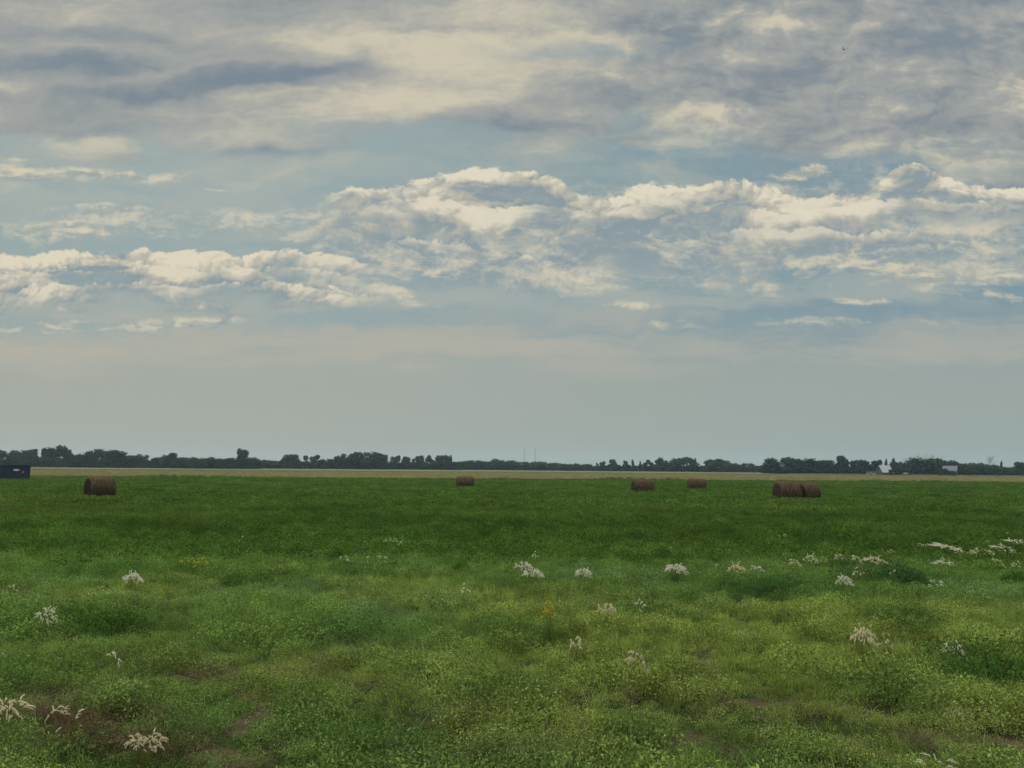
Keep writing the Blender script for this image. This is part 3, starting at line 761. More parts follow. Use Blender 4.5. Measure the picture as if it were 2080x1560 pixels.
for nm, xe, s in (('end_door', -0.06, 1), ('end_wall', -Lc + 0.06, -1)):
    g = Geo(); g.box(xe - .02, 0.125, 0.2, xe + .02, Wc - .125, Hc - .12)
    o = g.build(nm, CBLUE, c)
    if s > 0:
        g = Geo()
        for yy_ in (0.5, 0.95, 1.5, 1.95): g.tube([(xe + .05, yy_, 0.25), (xe + .05, yy_, Hc - .2)], [.02, .02], 6)
        g.build('lock_rod', CDARK, o)
g = Geo(); xm = -1.62; zm = z_of(38, 954.5, D_)
ring = [(xm + 0.42 * math.cos(k * math.pi / 12), 0.028, zm + 0.15 * math.sin(k * math.pi / 12)) for k in range(24)]
g.poly(ring); ob = g.mesh('logo_plate'); 
lp = obj('logo_plate', ob, WHITE, c); so = lp.modifiers.new('thick', 'SOLIDIFY'); so.thickness = 0.02
g = Geo(); g.box(-0.86, 0.01, z_of(50, 959, D_) - 0.12, -0.70, 0.03, z_of(50, 959, D_) + 0.12); g.build('sticker', PINK, c)

# ---------------------------------------------------------------- farm buildings behind the fields, right
SLOT = None
METAL = noise_mat('pale_sheet_metal', rgb(0.26, 0.26, 0.30), rgb(0.32, 0.32, 0.36), (0.4, 6, 1), rough=0.5, spec=0.4)
WALLP = noise_mat('pale_boards', rgb(0.24, 0.25, 0.25), rgb(0.32, 0.32, 0.31), (0.5, 0.5, 4), rough=0.8)
ROOFG = noise_mat('grey_shingles', rgb(0.12, 0.12, 0.14), rgb(0.2, 0.2, 0.22), (2, 2, 6), rough=0.9)
DARKW = noise_mat('dark_glass', rgb(0.02, 0.025, 0.03), rgb(0.03, 0.035, 0.04), (1, 1, 1), rough=0.2, spec=0.5)
BARNW = noise_mat('weathered_barn_boards', rgb(0.05, 0.055, 0.05), rgb(0.09, 0.09, 0.085), (4, 4, 0.5), rough=0.9)
def gable(name, px, py_base, depth, w, d, hw, hr, rz, wall_m, roof_m, label, cat, over=0.35, windows=(), door=None):
    p = at(px, depth); az = math.atan2(p.x, p.y)
    root = empty(name, (p.x, p.y, 0), -az + R_(rz), label, cat)
    g = Geo(); g.box(-w / 2, -d / 2, 0, w / 2, d / 2, hw)
    for sx in (-1, 1):
        a_, b_, c_ = (sx * (w / 2), -d / 2, hw), (sx * (w / 2), d / 2, hw), (sx * (w / 2), 0, hr - .06)
        g.poly((a_, b_, c_) if sx > 0 else (b_, a_, c_))
    g.build('wall', wall_m, root)
    g = Geo(); wo = w / 2 + over; k = (hr - hw) / (d / 2); yo = d / 2 + over; zo = hw - k * over
    for sy in (-1, 1):
        a_, b_, c_, e_ = (-wo, sy * yo, zo), (wo, sy * yo, zo), (wo, 0, hr), (-wo, 0, hr)
        up = Vector((0, 0, 0.12))
        g.quad(a_, b_, c_, e_); g.quad(*[Vector(q) + up for q in (a_, b_, c_, e_)])
        g.quad(a_, b_, Vector(b_) + up, Vector(a_) + up)
        for q, r_ in ((b_, c_), (a_, e_)): g.quad(q, r_, Vector(r_) + up, Vector(q) + up)
    g.build('roof', roof_m, root)
    for (x0, z0, ww, wh) in windows:
        g = Geo(); g.box(x0 - ww / 2, -d / 2 - .06, z0, x0 + ww / 2, -d / 2 + .05, z0 + wh); wn_ = g.build('window', wall_m, root)
        g = Geo(); g.box(x0 - ww / 2 + .1, -d / 2 - .07, z0 + .1, x0 + ww / 2 - .1, -d / 2 - .03, z0 + wh - .1); g.build('pane', DARKW, wn_)
    if door:
        x0, ww, wh = door; g = Geo(); g.box(x0 - ww / 2, -d / 2 - .07, 0, x0 + ww / 2, -d / 2 + .05, wh); g.build('door', BARNW, root)
    return root
gable('barn', 1796, 962, 455, 5.6, 9.5, 1.7, 5.6, 24, BARNW, METAL, 'barn with broad pale lavender metal roof among the dark farmstead trees', 'barn', 0.5, door=(1.5, 2.2, 1.8))
gable('farmhouse', 1930, 962, 448, 7.0, 6.5, 3.0, 5.6, -6, WALLP, ROOFG, 'pale walled grey roofed house half hidden by trees, right of the barn', 'house', 0.4, windows=((-2.4, 1.1, 1.0, 1.2), (0.0, 1.1, 1.0, 1.2), (2.6, 1.1, 1.0, 1.2)))
# long low trailer
p = at(1768.5, 408); az = math.atan2(p.x, p.y)
tr = empty('camper_trailer', (p.x, p.y, 0), -az, 'low white camper trailer parked left of the barn', 'trailer')
CAMP = noise_mat('cream_panel', rgb(0.24, 0.27, 0.23), rgb(0.30, 0.33, 0.29), (1, 1, 1))
g = Geo(); prof = [(-2.3, 0.45), (2.2, 0.45), (2.35, 1.0), (2.2, 1.75), (1.7, 1.95), (-1.9, 1.95), (-2.3, 1.6)]
n0 = len(g.v); g.v += [(x_, -1.1, z_) for x_, z_ in prof] + [(x_, 1.1, z_) for x_, z_ in prof]; m_ = len(prof)
g.f.append(tuple(range(m_))); g.f.append(tuple(range(2 * m_ - 1, m_ - 1, -1)))
for i in range(m_): g.f.append((i, i + m_, (i + 1) % m_ + m_, (i + 1) % m_))
g.build('body', CAMP, tr)
for x0, w_ in ((-1.2, 0.9), (0.9, 0.8)):
    g = Geo(); g.box(x0 - w_ / 2, -1.13, 1.15, x0 + w_ / 2, -1.08, 1.6); g.build('window', DARKW, tr)
for s_ in (-1, 1):
    g = Geo(); g.tube([(0.2, s_ * 1.0 - .1, 0.33), (0.2, s_ * 1.0 + .1, 0.33)], [.33, .33], 14); g.build('wheel', DARKW, tr)
g = Geo(); g.tube([(2.3, 0, .5), (3.3, 0, .45)], [.06, .05], 6); g.build('drawbar', DARKW, tr)
# pale tank right of the barn
p = at(1839, 410); az = math.atan2(p.x, p.y)
tk = empty('fuel_tank', (p.x, p.y, 0), -az, 'small pale grey tank on legs in front of the trees, right of the barn', 'tank')
g = Geo(); g.tube([(-1.15, 0, .95), (-1.05, 0, .95), (1.05, 0, .95), (1.15, 0, .95)], [.3, .5, .5, .3], 16); g.build('drum', noise_mat('dull_galvanised', rgb(.26, .28, .28), rgb(.36, .38, .38), (1, 1, 1)), tk, True)
for x_ in (-.7, .7):
    for y_ in (-.3, .3):
        g = Geo(); g.tube([(x_, y_ * 1.3, 0), (x_, y_, .65)], [.05, .05], 5); g.build('leg', ROOFG, tk)

# ---------------------------------------------------------------- trees of the shelterbelts
BARK = noise_mat('grey_brown_bark', rgb(0.035, 0.03, 0.025), rgb(0.07, 0.06, 0.05), (2, 2, 0.6))
CROWN_A = leaf_mat('dark_tree_leaves', rgb(0.030, 0.052, 0.026), 0.25, 0.6)
CROWN_B = leaf_mat('grey_green_tree_leaves', rgb(0.042, 0.060, 0.036), 0.25, 0.6)
def crown_mesh(kind, seed, n=2600):
    """leaf clumps in unit crowns: height 1, width 1, standing on z=0"""
    r = np.random.default_rng(seed)
    nb = {'round': 14, 'dome': 20, 'tall': 10, 'column': 7, 'loose': 9, 'twin': 9}[kind]
    cen, rad = [], []
    for i in range(nb):
        u_ = r.uniform(0, 1); a = r.uniform(0, 6.283)
        if kind == 'round':  z = 0.20 + 0.62 * u_; w = 0.34 * math.sqrt(max(0, 1 - ((z - .52) / .52) ** 2)); s = r.uniform(.16, .24)
        elif kind == 'dome': z = 0.12 + 0.68 * u_; w = 0.40 * math.sqrt(max(0, 1 - (z / 1.0) ** 2)); s = r.uniform(.14, .22)
        elif kind == 'tall': z = 0.15 + 0.72 * u_; w = 0.30 * (1 - 0.5 * u_); s = r.uniform(.15, .22)
        elif kind == 'column': z = 0.10 + 0.78 * (i + .5) / nb; w = 0.10; s = r.uniform(.18, .27) * (1.1 - 0.5 * z)
        elif kind == 'loose': z = 0.30 + 0.60 * u_; w = 0.42; s = r.uniform(.07, .14)
        else:                z = 0.20 + 0.62 * u_; w = 0.36; s = r.uniform(.10, .17)
        cen.append((w * math.cos(a) + (0 if kind != 'twin' else (.16 if i % 2 else -.16)), w * math.sin(a), z)); rad.append(s)
    cen = np.array(cen); rad = np.array(rad)
    k = r.choice(nb, n, p=rad ** 2 / (rad ** 2).sum())
    d = r.normal(0, 1, (n, 3)); d /= np.linalg.norm(d, axis=1)[:, None]
    q = cen[k] + d * (rad[k] * r.uniform(0.45, 1.08, n))[:, None]
    q[:, 2] = np.clip(q[:, 2], 0.02, 1.02)
    nn = d + r.normal(0, .5, (n, 3)); nn /= np.linalg.norm(nn, axis=1)[:, None]
    s1_ = np.cross(nn, r.normal(0, 1, (n, 3))); s1_ /= np.linalg.norm(s1_, axis=1)[:, None]; s2_ = np.cross(nn, s1_)
    L = r.uniform(0.026, 0.062, n)[:, None]
    P = np.stack([q - s1_ * L, q - s2_ * L * .7, q + s1_ * L, q + s2_ * L * .7], 1).reshape(-1, 3)
    return mesh_np('crown', P, np.arange(4 * n).reshape(-1, 4)), cen
def trunk_mesh(cen, seed):
    r = random.Random(seed); g = Geo()
    g.tube([(0, 0, -0.02), (0.01, 0, 0.2), (r.uniform(-.03, .03), 0, 0.45), (0, r.uniform(-.03, .03), 0.7)], [.028, .022, .016, .008], 6)
    for c_ in cen[:7]:
        z0 = r.uniform(.15, .4); c_ = Vector(c_); m_ = (Vector((0, 0, z0)) + c_) / 2 + Vector((0, 0, -.03))
        g.tube([(0, 0, z0), m_, c_], [.012, .008, .003], 5)
    return g.mesh('trunk')
variants = {}
for kind in ('round', 'dome', 'tall', 'column', 'loose', 'twin'):
    for k in range(3 if kind in ('dome', 'round') else 2):
        cm, cen = crown_mesh(kind, 900 + 17 * k + len(kind) * 5); variants.setdefault(kind, []).append((cm, trunk_mesh(cen, k)))
def tree(kind, px, top, w_px, depth, label, group=None, mat=CROWN_A, k=0, cat='tree', name='deciduous_tree'):
    p = at(px, depth)
    H = z_of(px, top, depth); W = w_px / 1502 * math.hypot(p.x, p.y) * 1.13
    root = empty(name, (p.x, p.y, 0), 0, label, cat, group)
    cm, tm = variants[kind][k % len(variants[kind])]
    tk_ = link(bpy.data.objects.new('trunk', tm), root); cr = link(bpy.data.objects.new('crown', cm), root)
    if not tm.materials: tm.materials.append(BARK)
    if not cm.materials: cm.materials.append(CROWN_A)
    cr.material_slots[0].link = 'OBJECT'; cr.material_slots[0].material = mat
    rz = random.uniform(0, 6.28); ty = random.uniform(.85, 1.15)
    for o in (tk_, cr): o.rotation_euler = (0, 0, rz); o.scale = (W, W * ty, H)
    return root
LB, MB_, RB, FB = 500, 580, 640, 460                                     # metres to the four belts
CROWN_C = leaf_mat('pale_tree_leaves', rgb(0.052, 0.074, 0.036), 0.25, 0.6)
def many(rows, depth, group, shared, mat=CROWN_A):
    for i, row in enumerate(rows):
        kind, px, top, w = row[:4]
        lab = row[4] if len(row) > 4 else shared
        tree(kind, px, top, w, depth + random.uniform(-14, 14), lab, group, random.choice((mat, mat, CROWN_C, CROWN_B)), i)
many([('dome', 12, 912, 36), ('dome', 36, 913, 30), ('dome', 58, 911, 28), ('loose', 83, 910, 22, 'thin airy tree with sky under its crown, left of the tallest pointed tree'),
      ('dome', 117, 904, 42, 'tallest broad pointed tree of the left belt, above the gap between container and nearest bale'), ('dome', 148, 921, 30), ('round', 171, 915, 26), ('round', 197, 911, 30, 'rounded domed tree crown just above the nearest hay bale in the left belt'),
      ('dome', 240, 913, 48, 'broad flat topped tree crown right of the rounded dome, above the nearest hay bale'), ('tall', 274, 926, 24), ('round', 291, 922, 22), ('dome', 315, 928, 28), ('round', 330, 923, 18), ('tall', 348, 921, 26), ('dome', 376, 928, 34), ('dome', 402, 927, 30), ('dome', 432, 928, 36), ('dome', 462, 929, 34),
      ('tall', 491, 911, 27, 'tall lone ragged tree standing high above the low left belt'), ('dome', 512, 928, 30)], LB, 'trees of the left shelterbelt', 'leafy tree in the left shelterbelt, its crown merging with its neighbours', CROWN_A)
many([('dome', 536, 932, 28), ('dome', 562, 935, 34), ('round', 590, 920, 31, 'round topped tree standing up alone, left of the smaller ragged one in the middle belt'), ('dome', 612, 935, 34), ('twin', 633, 921, 27, 'ragged small crown standing up alone right of the round topped tree in the middle belt'),
      ('round', 664, 930, 27), ('tall', 684, 925, 16), ('round', 703, 921, 26), ('dome', 748, 917, 76, 'widest high dome of leaves in the middle belt'), ('tall', 780, 926, 18)], MB_, 'trees of the middle shelterbelt', 'leafy tree in the middle shelterbelt, one of its lower merging crowns', CROWN_A)
many([('tall', 800, 927, 22), ('loose', 812, 925, 24), ('tall', 825, 927, 24), ('twin', 839, 926, 26), ('tall', 853, 925, 22), ('loose', 866, 924, 26), ('twin', 880, 925, 26), ('tall', 893, 926, 24), ('tall', 906, 924, 20), ('column', 915, 922, 11)], MB_ + 20, 'row of narrow trees in the middle belt', 'upright tree in the level topped row, left of and above the far middle bale', CROWN_B)
many([('dome', 935, 935, 34), ('dome', 962, 934, 36), ('dome', 985, 936, 30), ('round', 1001, 931, 24), ('dome', 1030, 934, 38), ('dome', 1058, 937, 32), ('dome', 1078, 936, 30), ('dome', 1098, 937, 34), ('dome', 1122, 939, 32), ('dome', 1146, 940, 32), ('dome', 1168, 941, 30), ('dome', 1190, 942, 28)],
     RB, 'low trees of the long tapering belt', 'low crown in the long belt that tapers to the right below the masts', CROWN_A)
many([('loose', 1219, 937, 18), ('tall', 1245, 934, 20), ('tall', 1270, 935, 12), ('column', 1285, 932, 12), ('column', 1300, 936, 9), ('twin', 1322, 933, 26), ('round', 1348, 929, 24), ('dome', 1388, 928, 50, 'broad rounded dome of leaves above the single bales right of centre'), ('column', 1412, 930, 9, 'small narrow crown standing against the right side of the broad dome'), ('dome', 1457, 930, 50, 'second broad dome right of the one above the single bales'), ('dome', 1490, 940, 30), ('dome', 1519, 940, 24), ('dome', 1543, 944, 26)],
     RB - 40, 'trees right of the gap in the belt', 'hazy bluish tree of the mixed belt right of the gap', CROWN_B)
many([('dome', 1584, 926, 52, 'large dark domed tree at the left end of the farmstead belt, above paired bales'), ('dome', 1632, 930, 50), ('round', 1676, 932, 34), ('tall', 1711, 927, 28), ('tall', 1736, 934, 20), ('dome', 1757, 933, 28), ('tall', 1782, 934, 22), ('column', 1800, 930, 11), ('column', 1814, 930, 12),
      ('dome', 1828, 935, 40, 'rounded bushy tree just right of the barn roof'), ('dome', 1880, 929, 56, 'broad dark tree between the bare trees and the half hidden house'), ('round', 1926, 932, 34), ('dome', 1958, 938, 34), ('dome', 1985, 939, 30), ('column', 2034, 936, 7, 'thin spindly tree standing up alone near the right edge'), ('dome', 2010, 941, 34), ('dome', 2046, 948, 30), ('dome', 2076, 937, 26)],
     FB + 22, 'dark trees round the farmstead', 'dark leafy tree of the farmstead belt at right, merging with its neighbours', CROWN_A)
# low trees standing in front of the farmstead
many([('dome', 1917, 950, 16, 'low bush hiding the left part of the pale house'), ('dome', 1944, 951, 18, 'low bush hiding the right corner of the pale house'), ('dome', 1819, 948, 20, 'dark bush overlapping the right end of the barn roof'), ('dome', 1930, 956, 16, 'lowest bush in front of the middle of the pale house')], FB - 26, 'bushes in front of the farmstead', '')
# undergrowth that closes the belts below the crowns
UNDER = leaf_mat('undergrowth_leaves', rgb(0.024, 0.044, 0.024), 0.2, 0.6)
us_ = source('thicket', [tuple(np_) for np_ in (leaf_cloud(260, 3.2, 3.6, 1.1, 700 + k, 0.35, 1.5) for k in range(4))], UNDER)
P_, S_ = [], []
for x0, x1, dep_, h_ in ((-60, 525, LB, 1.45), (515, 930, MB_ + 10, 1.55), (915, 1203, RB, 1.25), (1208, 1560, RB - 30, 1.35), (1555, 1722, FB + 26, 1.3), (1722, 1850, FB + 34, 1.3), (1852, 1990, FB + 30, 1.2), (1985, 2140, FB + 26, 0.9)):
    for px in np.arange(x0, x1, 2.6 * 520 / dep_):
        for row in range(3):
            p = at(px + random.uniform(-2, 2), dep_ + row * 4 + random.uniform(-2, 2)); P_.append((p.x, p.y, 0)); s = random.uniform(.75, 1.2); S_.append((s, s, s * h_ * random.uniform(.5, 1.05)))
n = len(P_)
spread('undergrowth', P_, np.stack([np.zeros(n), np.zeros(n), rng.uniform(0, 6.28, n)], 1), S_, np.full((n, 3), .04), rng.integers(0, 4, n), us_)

# bare trees
BTW = noise_mat('bleached_twigs', rgb(0.13, 0.13, 0.13), rgb(0.2, 0.2, 0.2), (1, 1, 1))
def bare(px, top, depth, w, seed, label):
    p = at(px, depth); H = z_of(px, top, depth); r = random.Random(seed)
    root = empty('bare_tree', (p.x, p.y, 0), 0, label, 'dead tree', 'bare trees above the farmstead')
    g = Geo(); g.tube([(0, 0, 0), (.1, 0, H * .4), (0, .1, H * .75)], [.16, .12, .06], 6); g.build('trunk', BTW, root)
    g = Geo()
    def br(a, d, L, rad_, lvl):
        e = a + d * L; m_ = (a + e) / 2 + Vector((r.uniform(-.1, .1), r.uniform(-.1, .1), 0)) * L
        g.tube([a, m_, e], [rad_, rad_ * .75, rad_ * .4], 4)
        if lvl:
            for _ in range(4):
                d2 = (d + Vector((r.gauss(0, .45), r.gauss(0, .45), r.gauss(.25, .25)))).normalized(); br(a + (e - a) * r.uniform(.4, 1), d2, L * r.uniform(.45, .75), rad_ * .55, lvl - 1)
    for i in range(7):
        z0 = H * r.uniform(.3, .7); d = Vector((r.gauss(0, .5) * w / 3, r.gauss(0, .5), 1)).normalized(); br(Vector((0, 0, z0)), d, (H - z0) * r.uniform(.5, .7), .07, 2)
    g.build('branches', BTW, root)
bare(1843, 929, FB + 40, 3, 1, 'leftmost bare grey tree, against the sky over the gap right of the barn')
bare(1851, 926, FB + 44, 3, 2, 'wispy bare tree in the gap itself, second of the leafless ones from the left')
bare(1872, 924, FB + 40, 3, 3, 'bare snag poking up over the left shoulder of the broad dark tree')
bare(1893, 919, FB + 44, 5, 4, 'tallest leafless tree, a grey wisp rising behind the broad dark tree')
bare(2011, 925, FB + 44, 4, 5, 'faint leafless tree alone near the right edge, right of the house')

# radio masts
STEEL = noise_mat('galvanised_steel', rgb(0.12, 0.12, 0.13), rgb(0.2, 0.2, 0.21), (1, 1, 1), rough=0.5, metal=0.3)
for px, lab in ((1065, 'left of two thin lattice radio masts above the low trees'), (1087, 'right of two thin lattice radio masts above the low trees')):
    p = at(px, 1300.0); H = z_of(px, 911.5, 1300.0)
    root = empty('radio_mast', (p.x, p.y, 0), 0.3, lab, 'mast', 'radio masts on the horizon')
    g = Geo(); leg = [Vector((.45 * math.cos(a), .45 * math.sin(a), 0)) for a in (0, 2.094, 4.189)]
    for q in leg: g.tube([q, q + Vector((0, 0, H))], [.09, .09], 4)
    for k in range(int(H / 1.2)):
        for i in range(3): g.tube([leg[i] + Vector((0, 0, k * 1.2)), leg[(i + 1) % 3] + Vector((0, 0, k * 1.2 + 1.2))], [.045, .045], 3)
    g.build('lattice', STEEL, root)
    g = Geo(); g.tube([(0, 0, H - .5), (0, 0, H + 2)], [.05, .03], 5); g.build('aerial', STEEL, root)

# a swallow-like bird high at the right
p = Vector((0, 0, CAM_H)) + ray(1713.5, 101) * 48.0
FEATH = noise_mat('dark_feathers', rgb(0.012, 0.012, 0.013), rgb(0.03, 0.03, 0.03), (9, 9, 9))
g = Geo(); n_ = 9
bird = empty('bird', p, R_(-35), 'tiny dark bird flying high against the clouds at upper right', 'bird')
pts = [Vector((0, .11 - .028 * i, 0)) for i in range(n_)]
g.tube(pts, [.006, .016, .02, .026, .028, .026, .02, .013, .005], 8)
for s_ in (-1, 1):
    a_ = [(0.015 * s_, .04, .01), (.10 * s_, .055, .09), (.19 * s_, .02, .15), (.17 * s_, -.015, .13), (.09 * s_, -.005, .07), (.015 * s_, -.035, .0)]
    for i in range(2):
        q = [Vector(v_) for v_ in (a_[i], a_[i + 1], a_[4 - i], a_[5 - i])]
        g.quad(*q); g.quad(*[v_ + Vector((0, 0, -.006)) for v_ in reversed(q)])
    g.quad((0, -.12, 0), (.01 * s_, -.13, 0), (.035 * s_, -.2, .005), (.02 * s_, -.19, 0))
obj('body', g.mesh('body', False), FEATH, bird); bird.rotation_euler = (R_(15), R_(38), R_(-35))

# ---------------------------------------------------------------- foxtail clumps and yellow weeds
AWN = leaf_mat('foxtail_awns', rgb(0.78, 0.73, 0.57), 0.45, 0.32, (1, .97, .85))
AWN_W = leaf_mat('fresh_foxtail_awns', rgb(0.80, 0.80, 0.70), 0.45, 0.3, (1, .98, .9))
AWN_T = leaf_mat('tan_foxtail_awns', rgb(0.68, 0.63, 0.47), 0.45, 0.35, (1, .95, .82))
STEM = leaf_mat('foxtail_stems', rgb(0.10, 0.12, 0.04), 0.3, 0.4)
YEL = leaf_mat('yellow_florets', rgb(0.70, 0.56, 0.06), 0.4, 0.25, (1, .95, .6))
def foxtail_meshes(n, rad, h, seed, head=0.10, yellow=False):
    """a spray of thin stems, each bending over into a soft plume of awns"""
    r = random.Random(seed); sv, sf, hv, hf = [], [], [], []
    def q4(V_, F_, a, b, c_, d):
        k = len(V_); V_ += [tuple(a), tuple(b), tuple(c_), tuple(d)]; F_.append((k, k + 1, k + 2, k + 3))
    for _ in range(n):
        a = r.uniform(0, 6.283); q = math.sqrt(r.random()) * rad; b0 = Vector((q * math.cos(a) * .4, q * math.sin(a) * .4, 0))
        hh = h * (1.0 - 0.30 * (q / rad) ** 2) * r.uniform(.86, 1.06); tp = Vector((q * math.cos(a), q * math.sin(a), hh))
        mid = (b0 + tp) / 2 + Vector((0, 0, .05)); w = Vector((-math.sin(a), math.cos(a), 0)) * .002
        q4(sv, sf, b0 - w, b0 + w, mid + w, mid - w); q4(sv, sf, mid - w, mid + w, tp + w * .6, tp - w * .6)
        out = Vector((math.cos(a) * q / rad + .25, math.sin(a) * q / rad, 0)) + Vector((r.gauss(0, .45), r.gauss(0, .45), 0))
        d = (Vector((0, 0, .8)) + out).normalized(); L = head * r.uniform(.65, 1.2); c_ = tp.copy()
        for sgm in range(6):
            d = (d + Vector((out.x * .3, out.y * .3, -.22))).normalized(); e = c_ + d * L / 6
            for j in range(6):
                rd = d.cross(Vector((r.gauss(0, 1), r.gauss(0, 1), r.gauss(0, 1)))).normalized()
                tip = c_ + d * L * r.uniform(.22, .42) + rd * L * r.uniform(.07, .22) * (1 - sgm * .08); ww = rd.cross(d).normalized() * L * .04
                q4(hv, hf, c_ - ww, c_ + ww, tip + ww * .3, tip - ww * .3)
            c_ = e
    lv, lf = blades(int(16 + n * .5), rad * .8, h * .75, .006, seed, .7)
    k = len(sv); sv = np.concatenate([np.array(sv), lv]); sf = np.concatenate([np.array(sf), lf + k])
    hv, hf = np.array(hv), np.array(hf)
    if n > 12: return mesh_np('stems', sv, sf), [mesh_np('heads', hv, hf)]
    m_ = 6 * 6 * 4                                                       # few heads: each its own mesh
    return mesh_np('stems', sv, sf), [mesh_np('head', hv[k * m_:(k + 1) * m_], np.arange(m_).reshape(-1, 4)) for k in range(n)]
_fox = {}
def foxtail(px, py, w, n, label, hgt=0.35, group='foxtail clumps among the weeds', yellow=False, stretch=1.0):
    p = G(px, py, hgt * 0.8)
    d = math.hypot(p.x, p.y); rad = max(0.05, w / 1502 * d / 2 * 0.80)
    b_ = min((4, 8, 14, 24, 36), key=lambda v_: abs(v_ - n)); key = (b_, yellow, random.randrange(5))
    if key not in _fox:
        ms, mh = foxtail_meshes(int(b_ * (2.0 if b_ > 10 else 1.4)), 0.16 + .003 * b_, 0.34, b_ * 13 + key[2] + (7 if yellow else 0), 0.06 if yellow else 0.10)
        ms.materials.append(STEM); [q_.materials.append(YEL if yellow else AWN) for q_ in mh]; _fox[key] = (ms, mh, 0.16 + .003 * b_)
    ms, mh, r0 = _fox[key]
    root = empty('yellow_weed' if yellow else 'foxtail_clump', (p.x, p.y, float(terrain(p.x, p.y))), random.uniform(-.35, .35), label, 'yellow weed' if yellow else 'foxtail grass', group)
    root.scale = (rad / r0, max(.5, rad / r0 * random.uniform(.55, .9)) * stretch, hgt / .34 * random.uniform(.95, 1.1))
    root.rotation_euler = (random.uniform(-.12, .12), random.uniform(-.05, .28), random.uniform(-.6, .6))
    aw = random.choice((AWN, AWN, AWN_W, AWN_W, AWN_T))
    link(bpy.data.objects.new('stems', ms), root)
    hs_ = [link(bpy.data.objects.new(('floret' if yellow else q_.name.split('.')[0]), q_), root) for q_ in mh]
    if not yellow:
        for h_ in hs_: h_.material_slots[0].link = 'OBJECT'; h_.material_slots[0].material = aw
    return root
